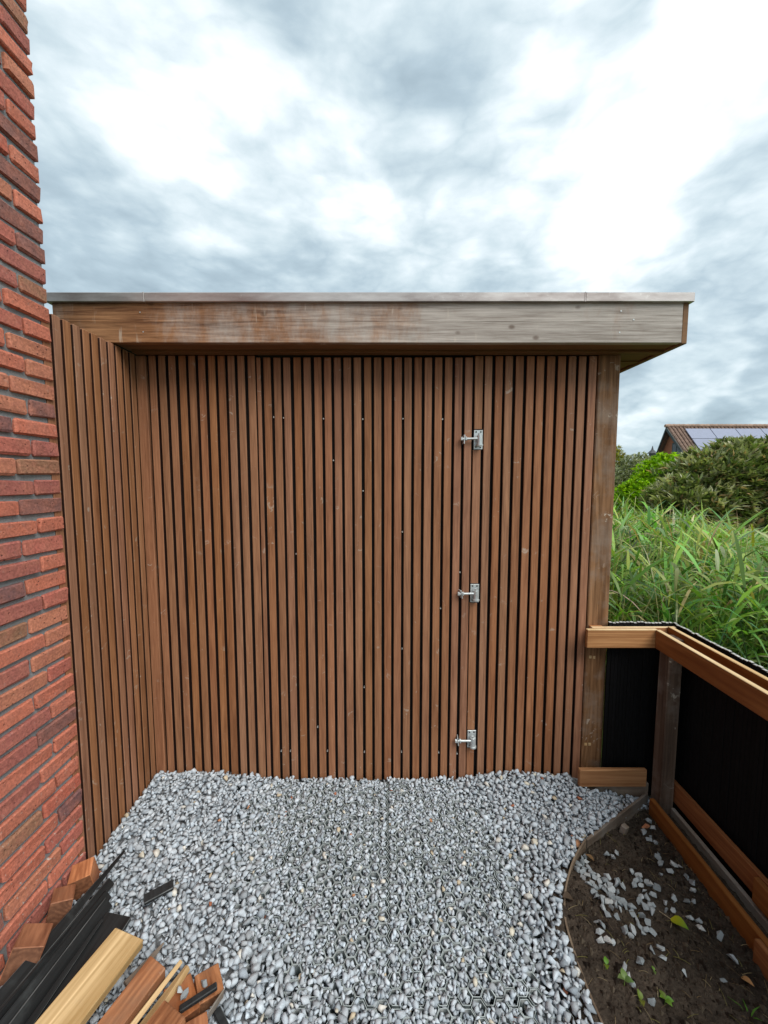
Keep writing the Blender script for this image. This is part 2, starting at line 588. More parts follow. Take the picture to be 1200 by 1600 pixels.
# ------------------------------------------------------------------ setting: ground
def sheet(name, x0, x1, y0, y1, z, material, res=None, fn=None):
    nx, ny = (1, 1) if res is None else (max(1, int((x1 - x0) / res)), max(1, int((y1 - y0) / res)))
    xs, ys = np.linspace(x0, x1, nx + 1), np.linspace(y0, y1, ny + 1)
    X, Y = np.meshgrid(xs, ys)
    Z = np.full_like(X, z) if fn is None else fn(X, Y)
    V = np.stack([X.ravel(), Y.ravel(), Z.ravel()], 1)
    i = (np.arange(ny)[:, None] * (nx + 1) + np.arange(nx)[None, :]).ravel()
    F = np.stack([i, i + 1, i + nx + 2, i + nx + 1], 1)
    return tag(mesh_obj(name, V, F, material, smooth=res is not None), kind='structure')


sheet('ground', -700, 700, -700, 900, -0.16, 'meadow')

EDGE = np.array([(1.287, 1.781), (1.129, 1.699), (0.955, 1.598), (0.838, 1.530), (0.743, 1.441), (0.664, 1.335),
                 (0.616, 1.239), (0.603, 1.155), (0.600, 1.065), (0.600, 0.967), (0.608, 0.86), (0.63, 0.7), (0.66, 0.5), (0.70, 0.2)])


def vnoise(X, Y, s, seed):
    """cheap smooth value noise"""
    rr = np.random.default_rng(seed)
    G = rr.random((64, 64))
    x, y = X * s + 17.3, Y * s + 9.1
    xi, yi = np.floor(x).astype(int), np.floor(y).astype(int)
    fx, fy = x - xi, y - yi
    fx, fy = fx * fx * (3 - 2 * fx), fy * fy * (3 - 2 * fy)
    g = lambda a, b: G[a % 64, b % 64]
    return (g(xi, yi) * (1 - fx) + g(xi + 1, yi) * fx) * (1 - fy) + (g(xi, yi + 1) * (1 - fx) + g(xi + 1, yi + 1) * fx) * fy - 0.5


def soil_z(X, Y):
    return -0.052 + 0.020 * np.clip((1.12 - X) / 0.15, 0, 1) * np.clip((Y - 1.36) / 0.16, 0, 1) + 0.050 * np.clip((1.52 - Y) / 0.16, 0, 1) * np.clip((1.15 - X) / 0.34, 0, 1) + 0.016 * vnoise(X, Y, 6, 1) + 0.010 * vnoise(X, Y, 19, 2) + 0.013 * vnoise(X, Y, 55, 3) * (0.4 + 2 * np.abs(vnoise(X, Y, 8, 5))) + 0.008 * vnoise(X, Y, 120, 4)


sheet('soil', 0.52, 1.34, 0.3, 1.80, -0.05, 'soil', 0.0045, soil_z)

# ------------------------------------------------------------------ brick house on the left
CORNER = 1.405
WX = -1.14
PITCH_Z = 0.0643


def build_house():
    h = empty('brick_house', (WX, CORNER, -0.1))
    tag(h, 'red and purple brick house corner with dark mortar at left edge', 'house')
    NB = 10
    def protos(length):
        out = []
        for k in range(NB):
            out.append(bevel_box_mesh('brick', (-0.1, -length / 2, -0.0248), (0, length / 2, 0.0248), 0.005, 'brick_clay', 0.0028, k + int(length * 1000)))
        return out
    full, three, head = protos(0.203), protos(0.157), protos(0.099)
    z0 = 1.536 - 24 * PITCH_Z           # a course centre on the grid read from the photograph
    rows = int((3.75 - z0) / PITCH_Z)
    cnt = 0
    rest_v, rest_f = [], []
    for r in range(rows):
        z = z0 + r * PITCH_Z
        if z < -0.09:
            continue
        y = CORNER
        k = 0
        while y > -0.8:
            if k == 0:
                L, pr = (0.157, three) if r % 2 == 0 else (0.099, head)
            else:
                L, pr = 0.203, full
            jx = random.uniform(-0.003, 0.002)
            if cnt < 300 and y > 0.62:
                o = bpy.data.objects.new('brick', random.choice(pr))
                o.location = (jx, y - L / 2 - CORNER + (random.uniform(-0.002, 0.0) if k == 0 else random.uniform(-0.0015, 0.0015)), z + 0.1 + random.uniform(-0.0015, 0.0015))
                o.rotation_euler = (random.uniform(-0.008, 0.008), 0, random.uniform(-0.006, 0.006))
                link(o, h)
                cnt += 1
            else:
                b = len(rest_v)
                for (px, pz) in ((-0.05, -0.0255), (jx, -0.0255), (jx, 0.0255), (-0.05, 0.0255)):
                    for py in (y - L, y):
                        rest_v.append((px, py - CORNER, z + 0.1 + pz))
                rest_f += [(b, b + 2, b + 3, b + 1), (b + 2, b + 4, b + 5, b + 3), (b + 4, b + 6, b + 7, b + 5), (b, b + 1, b + 7, b + 6), (b, b + 6, b + 4, b + 2), (b + 1, b + 3, b + 5, b + 7)]
            y -= L + 0.011
            k += 1
    tag(mesh_obj('brickwork', rest_v, rest_f, 'brick_clay', h), kind='stuff')
    box('wall', (-0.5, -2.3, -0.05), (-0.0115, -0.006, 3.95), 'mortar', h, 0)
    return cnt


build_house()

# ------------------------------------------------------------------ shed
YW = 1.888            # face of the cladding
PXM = 0.0030344       # metres per reading unit on the wall


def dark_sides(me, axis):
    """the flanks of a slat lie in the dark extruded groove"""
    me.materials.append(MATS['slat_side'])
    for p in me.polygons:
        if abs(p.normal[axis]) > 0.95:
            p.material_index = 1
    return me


def slat(name, x0, x1, z0, z1, y, parent, depth=0.021):
    key = (round(x1 - x0, 3), round(z1 - z0, 3))
    if key not in SLATS:
        w, hgt = key
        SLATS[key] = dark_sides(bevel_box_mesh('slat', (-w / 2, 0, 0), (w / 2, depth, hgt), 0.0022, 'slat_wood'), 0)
    o = bpy.data.objects.new(name, SLATS[key])
    o.location = ((x0 + x1) / 2 + random.uniform(-0.0009, 0.0009), y + random.uniform(0, 0.0018), z0)
    o.rotation_euler = (0, random.uniform(-0.0006, 0.0006), 0)
    return link(o, parent)


SLATS = {}


def build_shed():
    s = empty('garden_shed', (0, 0, 0))
    tag(s, 'brown slatted garden shed with flat roof and wooden fascia', 'shed')
    u = lambda px: (px - 600) * PXM
    G = 0.0066           # half a gap
    # fixed panel on the left
    left = [238, 253.1, 268.2, 283.4, 298.5, 313.6, 328.5, 343.6, 359, 374, 389.2]
    box('corner_trim', (u(220.5), YW, -0.06), (u(238) - G, YW + 0.022, 2.068), 'slat_wood', s, 0.003)
    ends = left + [404]
    for a, b in zip(ends[:-1], ends[1:]):
        slat('slat', u(a) + G, u(b) - (G if b != 404 else 0.003), -0.06, 2.068, YW, s)
    # fixed panel on the right
    right = [752.4, 768, 783.6, 799.6, 815.8, 831.6, 847.6, 863.8, 880, 896, 911.6]
    ends = right + [927]
    for a, b in zip(ends[:-1], ends[1:]):
        slat('slat', u(a) + G, u(b) - (G if b != 927 else 0.004), -0.06, 2.066, YW, s)
    # jamb slat, cut short for the three hinges
    zc = [1.683, 0.945, 0.198]
    jx0, jx1 = u(737) + 0.0035, u(752.4) - G
    segs = [(-0.07, zc[2] - 0.048), (zc[2] + 0.048, zc[1] - 0.048), (zc[1] + 0.048, zc[0] - 0.048), (zc[0] + 0.048, 2.066)]
    for i, (a, b) in enumerate(segs):
        dx = (-0.004, -0.003, 0.0, 0.003)[i]
        slat('slat', jx0 + dx, jx1 + dx, a, b, YW, s)
    box('backing_board', (u(218), YW + 0.0225, -0.07), (u(404), YW + 0.045, 2.09), 'backing_dark', s, 0)
    box('backing_board', (u(737.5), YW + 0.0225, -0.07), (u(929), YW + 0.045, 2.09), 'backing_dark', s, 0)
    # door
    d = empty('door', (0, 0, 0))
    d.parent = s
    box('door_backing', (u(404.8), YW + 0.0225, -0.03), (u(736.8), YW + 0.06, 2.064), 'backing_dark', d, 0)
    gaps = [413.4, 428.8, 444.2, 459.4, 474.8, 490.2, 505.8, 521, 536.2, 552, 567.4, 582.6, 598, 613.6, 629.4, 644.8, 660.2, 675.8, 691.2, 706.6, 722]
    slat('slat', u(404) + 0.003, u(413.4) - G, -0.022, 2.060, YW, d)
    for a, b in zip(gaps, gaps[1:] + [737]):
        slat('slat', u(a) + G, u(b) - (G if b != 737 else 0.0035), -0.022 + random.uniform(-0.002, 0.002), 2.060, YW, d)
    SC = [(-0.518, 1.789), (-0.473, 1.786), (-0.284, 1.782), (-0.096, 1.78), (0.091, 1.782), (0.278, 1.78), (-0.241, 1.587),
          (-0.101, 1.442), (0.087, 1.244), (-0.432, 1.137), (0.365, 1.046), (0.274, 0.866), (0.083, 0.662), (-0.106, 0.463),
          (-0.313, 0.254), (-0.536, 0.126), (-0.484, 0.126), (-0.296, 0.126), (-0.11, 0.121), (0.078, 0.121), (0.266, 0.118), (0.361, 0.112)]
    bm = bmesh.new()
    cyl_bm(bm, (0, -0.002, 0), (0, 0.009, 0), 0.0034, 8, 0.0036)
    cyl_bm(bm, (0, -0.0024, 0), (0, -0.002, 0), 0.0012, 6)
    sm = bpy.data.meshes.new('screw')
    bm.to_mesh(sm)
    bm.free()
    sm.materials.append(MATS['screw_metal'])
    gx = np.array([u(q) for q in gaps])
    for (x, z) in SC:
        o = bpy.data.objects.new('screw', sm)
        o.location = (float(gx[np.argmin(abs(gx - x))]) + random.uniform(-0.001, 0.001), YW + 0.013, z)
        link(o, d)
    # hinges
    for i, z in enumerate(zc):
        hx = [0.444, 0.441, 0.440][i]
        hg = empty('hinge', (hx, YW, z))
        hg.parent = s
        box('mounting_plate', (-0.021, 0.002, -0.045), (0.021, 0.007, 0.045), 'zinc', hg, 0.001)
        for (sx, sz) in ((-0.011, 0.036), (0.011, 0.036), (-0.011, -0.034), (0.010, -0.036)):
            bm = bmesh.new()
            cyl_bm(bm, (sx, 0.0005, sz), (sx, 0.003, sz), 0.0036, 8)
            bm_obj('screw', bm, 'dark_hole', hg)
        bm = bmesh.new()
        cyl_bm(bm, (0.002, -0.017, -0.026), (0.002, -0.017, 0.018), 0.0125, 16)
        cyl_bm(bm, (0.002, -0.017, -0.030), (0.002, -0.017, -0.024), 0.0165, 16)
        cyl_bm(bm, (0.002, -0.017, 0.018), (0.002, -0.017, 0.027), 0.0075, 12)
        bmesh.ops.create_cube(bm, size=1, matrix=Matrix.Translation((0.002, -0.006, 0.0)) @ Matrix.Diagonal((0.012, 0.02, 0.03, 1)))
        bm_obj('barrel', bm, 'zinc', hg)
        bm = bmesh.new()
        cyl_bm(bm, (-0.005, -0.018, 0.004), (-0.079, -0.016, 0.002), 0.0055, 12)
        bm_obj('bolt', bm, 'zinc', hg)
        bm = bmesh.new()
        cyl_bm(bm, (-0.076, -0.016, 0.002), (-0.086, -0.016, 0.002), 0.0095, 6)
        cyl_bm(bm, (-0.058, -0.0165, 0.0025), (-0.065, -0.0165, 0.0025), 0.0105, 6)
        bm_obj('nut', bm, 'zinc', hg)
        tab = lbox('strap', (-0.071, -0.008, 0.0), (0.005, 0.03, 0.042), (0, (0.05, -0.22, -0.12)[i], (0.1, 0.25, -0.1)[i]), 'zinc', hg, 0.001)
    # side panel between the brick house and the shed face
    XS = -1.147
    yb = [1.372, 1.418, 1.464, 1.510, 1.556, 1.602, 1.649, 1.696, 1.743, 1.790, 1.839, 1.886]
    key = None
    for a, b in zip(yb[:-1], yb[1:]):
        w = 0.0345
        if key is None:
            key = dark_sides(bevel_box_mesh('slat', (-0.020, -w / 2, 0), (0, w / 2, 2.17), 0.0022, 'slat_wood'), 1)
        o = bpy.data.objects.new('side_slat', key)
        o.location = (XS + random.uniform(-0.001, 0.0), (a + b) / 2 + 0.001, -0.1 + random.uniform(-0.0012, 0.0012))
        link(o, s)
    box('side_backing', (XS - 0.045, 1.375, -0.1), (XS - 0.0215, 1.95, 2.065), 'side_back', s, 0)
    # corner post
    box('corner_post', (0.992, 1.884, -0.1), (1.094, 1.98, 2.07), 'post_wood', s, 0.004)
    for (x0, z) in ((0.990, 0.632), (1.008, 0.63), (0.986, 0.18), (1.006, 0.18)):
        box('wood_plug', (x0 + 0.018, 1.8825, z - 0.012), (x0 + 0.030, 1.888, z + 0.002), 'pale_wood', s, 0.0005)
    # roof: fascia of two boards, side fascia, soffit, trim
    FY = 1.739
    box('fascia_board', (-1.40, FY, 2.076), (1.263, FY + 0.028, 2.160), 'fascia_wood', s, 0.0015)
    box('fascia_board', (-1.40, FY + 0.001, 2.1608), (1.263, FY + 0.028, 2.240), 'fascia_wood', s, 0.0015)
    box('side_fascia', (1.264, FY + 0.002, 2.072), (1.288, 4.2, 2.238), 'soffit_wood', s, 0.002)
    box('soffit_board', (-1.16, FY + 0.029, 2.080), (1.263, 1.86, 2.098), 'soffit_wood', s, 0.001)
    box('soffit_board', (1.095, 1.861, 2.082), (1.263, 4.15, 2.098), 'soffit_wood', s, 0.001)
    box('beam', (-1.14, 1.845, 2.0685), (1.262, 1.8865, 2.0795), 'soffit_wood', s, 0.001)
    box('rafter_end', (1.096, 2.02, 2.0765), (1.262, 2.07, 2.0815), 'soffit_wood', s, 0.001)
    box('roof_deck', (-1.38, FY + 0.03, 2.10), (1.26, 4.15, 2.236), 'backing_dark', s, 0)
    cuts = [-1.42, -1.003, 0.842, 1.300]
    for a, b in zip(cuts[:-1], cuts[1:]):
        t = box('roof_trim', (a + 0.0008, FY - 0.014, 2.2375), (b - 0.0008, FY + 0.05, 2.2755), 'trim_metal', s, 0.0025)
    box('roof_trim', (1.2515, FY + 0.0505, 2.2385), (1.300, 4.2, 2.2755), 'trim_metal', s, 0.0025)
    for x in cuts[1:3]:
        box('trim_joint', (x - 0.004, FY - 0.0155, 2.2365), (x + 0.001, FY + 0.02, 2.2762), 'trim_metal', s, 0.0006)
    for (x, z) in ((1.00, 2.205), (1.055, 2.17), (0.998, 2.118), (-1.03, 2.20), (-1.02, 2.12)):
        bm = bmesh.new()
        cyl_bm(bm, (x, FY - 0.0008, z), (x, FY + 0.003, z), 0.0030, 8)
        bm_obj('screw', bm, 'zinc', s)
    # walls and rear so that the shed is a closed box
    box('side_wall', (1.05, 1.981, -0.1), (1.072, 4.0, 2.08), 'slat_wood', s, 0.002)
    box('rear_wall', (-1.16, 4.0, -0.1), (1.072, 4.03, 2.08), 'slat_wood', s, 0.002)


wood('side_back', (0.025, 0.009, 0.006), (0.05, 0.018, 0.010), (1, 1, 0.05), 0.7, 80, 0.4, var=0.02)
build_shed()

# ------------------------------------------------------------------ fence on the right


def screen(name, p0, p1, zt, zb, parent, n, thick=0.012):
    """black screen of narrow upright staves with pale cut ends, along p0 -> p1; staves in lengths of 60"""
    p0, p1 = Vector((*p0, 0)), Vector((*p1, 0))
    d = (p1 - p0) / n
    q = Vector((-d.y, d.x, 0)).normalized() * thick / 2
    key = bevel_box_mesh('stave', (0, -thick / 2, zb), (d.length * 0.93, thick / 2, zt), 0.001, 'black_screen')
    cap = bevel_box_mesh('stave_end', (0.0006, -thick / 2 + 0.0005, zt + 0.0002), (d.length * 0.8, thick / 2 - 0.0005, zt + 0.0030), 0.0005, 'screen_cap')
    ang = math.atan2(d.y, d.x)
    for i in range(n):
        o = bpy.data.objects.new('stave', key)
        o.location = p0 + d * i + q.normalized() * random.uniform(-0.0015, 0.0015) + Vector((0, 0, random.uniform(-0.003, 0.003)))
        o.rotation_euler = (0, 0, ang)
        link(o, parent)
        c = bpy.data.objects.new('cut_end', cap)
        c.rotation_euler = (0, 0, random.uniform(-0.05, 0.05))
        link(c, o)


def build_fence():
    f = empty('garden_fence', (0, 0, 0))
    tag(f, 'low fence of black upright staves held by brown wooden rails at right', 'fence')
    # short run beside the shed post, parallel to the shed
    box('top_rail', (0.947, 1.792, 0.712), (1.275, 1.812, 0.800), 'rail_wood_x', f, 0.002)
    box('top_rail', (0.99, 1.835, 0.712), (1.395, 1.851, 0.795), 'rail_wood_x', f, 0.002)
    box('bottom_rail', (0.940, 1.792, 0.022), (1.262, 1.812, 0.108), 'rail_wood_x', f, 0.002)
    box('kick_board', (0.96, 1.815, -0.08), (1.29, 1.833, 0.022), 'old_board_wood', f, 0.002)
    box('rail_spacer', (1.000, 1.8125, 0.72), (1.06, 1.8345, 0.788), 'rail_wood_x', f, 0.001)
    box('rail_spacer', (1.000, 1.8515, 0.72), (1.06, 1.8835, 0.788), 'rail_wood_x', f, 0.001)
    # posts
    def post(loc, h):
        return lbox('fence_post', (loc[0], loc[1], h / 2 - 0.1), (0.060, 0.068, h + 0.2 - 0.02), (0, 0, R(-1.5)), 'old_post_wood', f, 0.003, 0.0008, 3)
    post((1.313, 1.755), 0.79)
    post((1.272, 0.30), 0.79)
    # long run towards the camera, 1.5 degrees off the shed's own direction
    def run(name, xa, w, za, zb, y0, y1, m='rail_wood', off=0.0):
        L = y1 - y0
        xm = xa - 0.027 * (1.80 - (y0 + y1) / 2) + w / 2 + off
        return lbox(name, (xm, (y0 + y1) / 2, (za + zb) / 2), (w, L, zb - za), (0, 0, R(-1.55)), m, f, 0.002)
    run('top_rail', 1.262, 0.021, 0.714, 0.802, 0.2, 1.790)
    run('top_rail', 1.346, 0.020, 0.714, 0.802, 0.2, 1.833)
    run('bottom_rail', 1.236, 0.022, -0.072, 0.020, 0.2, 1.728)
    run('bottom_rail', 1.236, 0.020, -0.074, 0.018, 0.2, 1.165, off=-0.021)
    run('bottom_rail', 1.350, 0.020, 0.000, 0.092, 0.2, 1.765)
    run('bottom_rail', 1.350, 0.020, -0.004, 0.088, 0.2, 1.300, off=-0.021)
    run('ground_beam', 1.332, 0.017, -0.09, -0.020, 0.2, 1.72, 'old_board_wood')
    screen('stave', (1.087, 1.868), (1.395, 1.868), 0.806, -0.08, f, 18)
    screen('stave', (1.399, 1.862), (1.355, 0.2), 0.806, -0.08, f, 86)


build_fence()
for o in bpy.data.objects:
    if o.name.startswith(('top_rail', 'bottom_rail')):      # sky light on the top edges painted in, over paler wood
        o.data.materials.append(MATS['rail_top'])
        for p in o.data.polygons:
            if p.normal.z > 0.6 and o.name.startswith('top_rail'):
                p.material_index = 1


def build_edging():
    # one bent strip of wood between gravel and soil; the stiff thick board at the fence end is a second piece
    pts = EDGE[3:]
    n = 60
    t = np.linspace(0, 1, len(pts))
    tt = np.linspace(0, 1, n)
    from_x = np.interp(tt, t, pts[:, 0])
    from_y = np.interp(tt, t, pts[:, 1])
    for _ in range(6):
        from_x[1:-1] = (from_x[:-2] + 2 * from_x[1:-1] + from_x[2:]) / 4
        from_y[1:-1] = (from_y[:-2] + 2 * from_y[1:-1] + from_y[2:]) / 4
    P = np.stack([from_x, from_y], 1)
    T = np.gradient(P, axis=0)
    T /= np.linalg.norm(T, axis=1)[:, None]
    N = np.stack([-T[:, 1], T[:, 0]], 1)
    V, F = [], []
    for i in range(n):
        w = 0.003
        zt = 0.007 + 0.003 * math.sin(i * 0.37)
        for sgn, z in ((-1, -0.08), (-1, zt), (1, zt), (1, -0.08)):
            V.append((P[i, 0] + sgn * w * N[i, 0], P[i, 1] + sgn * w * N[i, 1], z))
        if i:
            b = 4 * (i - 1)
            for k in range(3):
                F.append((b + k, b + 4 + k, b + 5 + k, b + 1 + k))
    F += [(0, 1, 2, 3), (4 * n - 1, 4 * n - 2, 4 * n - 3, 4 * n - 4)]
    o = mesh_obj('edging_strip', V, F, 'edging_wood')
    tag(o, 'thin curved wooden edging strip between grey gravel and dark soil', 'edging')
    a, b = Vector((1.255, 1.775, 0)), Vector((0.842, 1.531, 0))
    d = b - a
    o = lbox('edging_board', ((a + b) / 2) + Vector((0, 0, -0.044)), (0.012, d.length, 0.100), (0, 0, math.atan2(d.y, d.x) - R(90)), 'old_board_wood', None, 0.002, 0.001, 4)
    tag(o, 'straight weathered edging board running from fence post to curved strip', 'edging')
    o = lbox('wooden_peg', (1.047, 1.612, -0.035), (0.030, 0.022, 0.055), (R(8), R(6), R(30)), 'old_board_wood', None, 0.002, 0.001, 6)
    tag(o, 'small square wooden peg holding the edging board in the soil', 'peg')


build_edging()

# ------------------------------------------------------------------ gravel


def stone_proto(seed, n=15, flat=0.62):
    rr = np.random.default_rng(seed)
    bm = bmesh.new()
    for _ in range(n):
        v = rr.normal(size=3)
        v /= np.linalg.norm(v)
        v *= rr.uniform(0.80, 1.12)
        bm.verts.new((v[0], v[1] * rr.uniform(0.62, 0.72), v[2] * flat))
    bmesh.ops.convex_hull(bm, input=list(bm.verts))
    for v in [v for v in bm.verts if not v.link_faces]:
        bm.verts.remove(v)
    bmesh.ops.triangulate(bm, faces=list(bm.faces))
    bmesh.ops.recalc_face_normals(bm, faces=list(bm.faces))
    bm.verts.index_update()
    V = np.array([v.co[:] for v in bm.verts])
    F = np.array([[v.index for v in f.verts] for f in bm.faces])
    bm.free()
    return V, F


PROTO = [stone_proto(100 + k, 9 + k % 4, 0.55 + 0.03 * (k % 8)) for k in range(24)]

GRIDMASK = np.array([(-0.572, 1.86), (0.30, 1.85), (0.436, 1.571), (0.445, 1.311), (0.40, 1.12), (0.36, 0.973), (0.36, 0.85), (0.0, 0.80),
                     (0.05, 0.96), (-0.231, 1.072), (-0.343, 1.208), (-0.463, 1.43)])


def poly_sd(X, Y, P):
    """signed distance to a polygon, positive inside"""
    d = np.full(X.shape, 1e9)
    ins = np.zeros(X.shape, bool)
    for (ax, ay), (bx, by) in zip(P, np.roll(P, -1, 0)):
        ex, ey = bx - ax, by - ay
        t = np.clip(((X - ax) * ex + (Y - ay) * ey) / (ex * ex + ey * ey), 0, 1)
        d = np.minimum(d, np.hypot(X - ax - t * ex, Y - ay - t * ey))
        c = ((ay > Y) != (by > Y)) & (X < (bx - ax) * (Y - ay) / (by - ay + 1e-12) + ax)
        ins ^= c
    return np.where(ins, d, -d)


HEXR = 0.0220         # centre to corner of a cell
GX0, GX1, GY0, GY1 = -1.14, 1.30, 0.55, 1.885
RES = 0.004


def edge_x(y):
    return np.interp(y, EDGE[::-1, 1], EDGE[::-1, 0])


def target_z(X, Y):
    sd = poly_sd(X, Y, GRIDMASK) + 0.10 * vnoise(X, Y, 9, 7) + 0.05 * vnoise(X, Y, 30, 8)
    t = np.clip(-sd / 0.16, 0, 1)
    z = -0.007 + t * 0.024
    z = z + 0.022 * np.clip(1 - np.hypot((X + 0.98) / 0.45, (Y - 1.85) / 0.35), 0, 1)
    z = z + 0.020 * np.clip(1 - np.hypot((X - 0.66) / 0.30, (Y - 1.88) / 0.14), 0, 1)
    z = z + 0.010 * vnoise(X, Y, 7, 12) * t
    z = z - 0.055 * np.clip((X - 0.95) / 0.25, 0, 1)
    return z, sd


def build_gravel():
    nx, ny = int((GX1 - GX0) / RES), int((GY1 - GY0) / RES)
    xs, ys = GX0 + (np.arange(nx) + 0.5) * RES, GY0 + (np.arange(ny) + 0.5) * RES
    Xg, Yg = np.meshgrid(xs, ys)
    T, SD = target_z(Xg, Yg)
    Hm = T - 0.026
    VN = vnoise(Xg, Yg, 11, 31)
    # honeycomb grid cells over the whole bed, flat topped, plates of 16 x 12 cells with a seam
    cells = []
    colw, rowh = 1.5 * HEXR + 0.0006, math.sqrt(3) * HEXR + 0.0006
    nxc = int(2.0 / colw)
    for i in range(nxc):
        for j in range(42):
            cx = -0.78 + i * colw + 0.004 * (i // 12)
            cy = 0.60 + j * rowh + (rowh / 2 if i % 2 else 0) + 0.0045 * (j // 11)
            if cy > 1.86 or cx > edge_x(cy) - 0.05:
                continue
            sd = target_z(np.array([cx]), np.array([cy]))[1][0]
            if sd > -0.17:
                cells.append((cx, cy, sd))
    # grid mesh: each cell a thin hexagonal tube
    V, F = [], []
    a6 = [R(60 * k) for k in range(6)]
    for (cx, cy, sd) in cells:
        b = len(V)
        jz = random.uniform(-0.0015, 0.0015)
        for rad, z in ((HEXR, -0.04), (HEXR, 0.0 + jz), (HEXR - 0.0019, 0.0 + jz), (HEXR - 0.0019, -0.04)):
            for a in a6:
                V.append((cx + rad * math.cos(a), cy + rad * math.sin(a), z))
        for lvl in range(3):
            for k in range(6):
                F.append((b + 6 * lvl + k, b + 6 * lvl + (k + 1) % 6, b + 6 * lvl + 6 + (k + 1) % 6, b + 6 * lvl + 6 + k))
    g = mesh_obj('gravel_grid', V, np.array(F), 'plastic_grid')
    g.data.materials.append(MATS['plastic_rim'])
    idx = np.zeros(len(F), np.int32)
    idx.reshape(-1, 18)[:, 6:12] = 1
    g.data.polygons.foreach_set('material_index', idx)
    tag(g, 'grey plastic honeycomb grid showing between the gravel stones', 'grid')

    SV, SF, SC, nv = [], [], [], 0
    lod = 0

    def drop(x, y, L, lim, q=52, extra=0.0):
        nonlocal nv
        th = random.uniform(0, math.pi)
        P, Fc = PROTO[random.randrange(len(PROTO))]
        sx = L / 2
        rot = np.array(Euler((random.gauss(0, 0.28), random.gauss(0, 0.28), th)).to_matrix())
        pts = (P * sx) @ rot.T
        # footprint on the height map
        rr = sx * 0.9
        i0, i1 = int((x - rr - GX0) / RES), int((x + rr - GX0) / RES) + 1
        j0, j1 = int((y - rr - GY0) / RES), int((y + rr - GY0) / RES) + 1
        i0, j0, i1, j1 = max(i0, 0), max(j0, 0), min(i1, nx), min(j1, ny)
        if i1 <= i0 or j1 <= j0:
            return False
        dx = xs[i0:i1][None, :] - x
        dy = ys[j0:j1][:, None] - y
        c, s_ = math.cos(th), math.sin(th)
        uu = (dx * c + dy * s_) / sx
        vv = (-dx * s_ + dy * c) / (sx * 0.67)
        r2 = uu * uu + vv * vv
        m = r2 < 0.85
        if not m.any():
            return False
        hgt = sx * 0.55
        prof = hgt * np.sqrt(np.clip(1 - r2, 0, 1))
        sub = Hm[j0:j1, i0:i1]
        zc = np.percentile((sub + prof)[m], q)
        if zc > lim + 0.004:
            return False
        sub[m] = np.maximum(sub, zc + prof)[m]
        pts = pts + np.array((x, y, zc))
        SV.append(pts)
        SF.append(Fc + nv)
        nv += len(pts)
        r = random.random()
        if r < 0.022:
            tint = random.choice([(0.60, 0.56, 0.46), (0.62, 0.60, 0.55), (0.50, 0.42, 0.30), (0.66, 0.63, 0.56)])
        elif r < 0.0245:
            tint = random.choice([(0.36, 0.13, 0.07), (0.42, 0.2, 0.1)])
        else:
            k = min(0.62, max(0.28, random.gauss(0.485, 0.085)))
            w = random.uniform(-0.012, 0.012)
            tint = (k * 0.895 + w, k * 0.99, k * 1.075 - w)
        SC.append(np.tile(np.array(tint), (len(pts), 1)))
        return True

    # stones lying inside the open cells
    for (cx, cy, sd) in cells:
        if sd < 0.0:
            continue
        lim = random.choice([-0.010, -0.003, 0.0, 0.001, 0.002, 0.003, 0.005, 0.006])
        for k in range(34):
            L = random.uniform(0.015, 0.028)
            rr = max(0.001, HEXR * 0.90 - L * 0.42)
            a, q = random.uniform(0, 6.28), rr * math.sqrt(random.random())
            drop(cx + q * math.cos(a), cy + q * math.sin(a), L, lim - L * 0.08)
    # loose stones everywhere else, and a sprinkling over the grid
    for k in range(80000):
        x, y = random.uniform(GX0 + 0.005, GX1), random.uniform(GY0, GY1 - 0.008)
        if x > edge_x(y) - 0.012 or (x > 0.93 and y > 1.80):
            continue
        i, j = min(nx - 1, int((x - GX0) / RES)), min(ny - 1, int((y - GY0) / RES))
        if SD[j, i] > 0.0 and random.random() > (0.16 if SD[j, i] > 0.06 else 0.5) * (1.7 if VN[j, i] > 0.06 else 0.6):
            continue
        L = min(0.044, max(0.016, random.gauss(0.0315, 0.007))) if k < 45000 else random.uniform(0.013, 0.024)
        if SD[j, i] > 0.0:
            L *= 0.8
            drop(x, y, L, T[j, i] + 0.010)
        else:
            drop(x, y, L, T[j, i])
    o = mesh_obj('gravel', np.concatenate(SV), np.concatenate(SF), 'gravel_stone', tint=np.concatenate(SC))
    tag(o, 'grey crushed stone gravel spread in front of the shed', 'gravel', kind='stuff')
    return Hm


sheet('gravel_bed', -1.3, 1.40, 0.1, 1.99, -0.075, 'soil_base', 0.03, lambda X, Y: np.where(X > edge_x(Y) - 0.04, -0.09, target_z(X, Y)[0] - 0.024 - 0.03 * (target_z(X, Y)[1] > -0.18)))
HM = build_gravel()

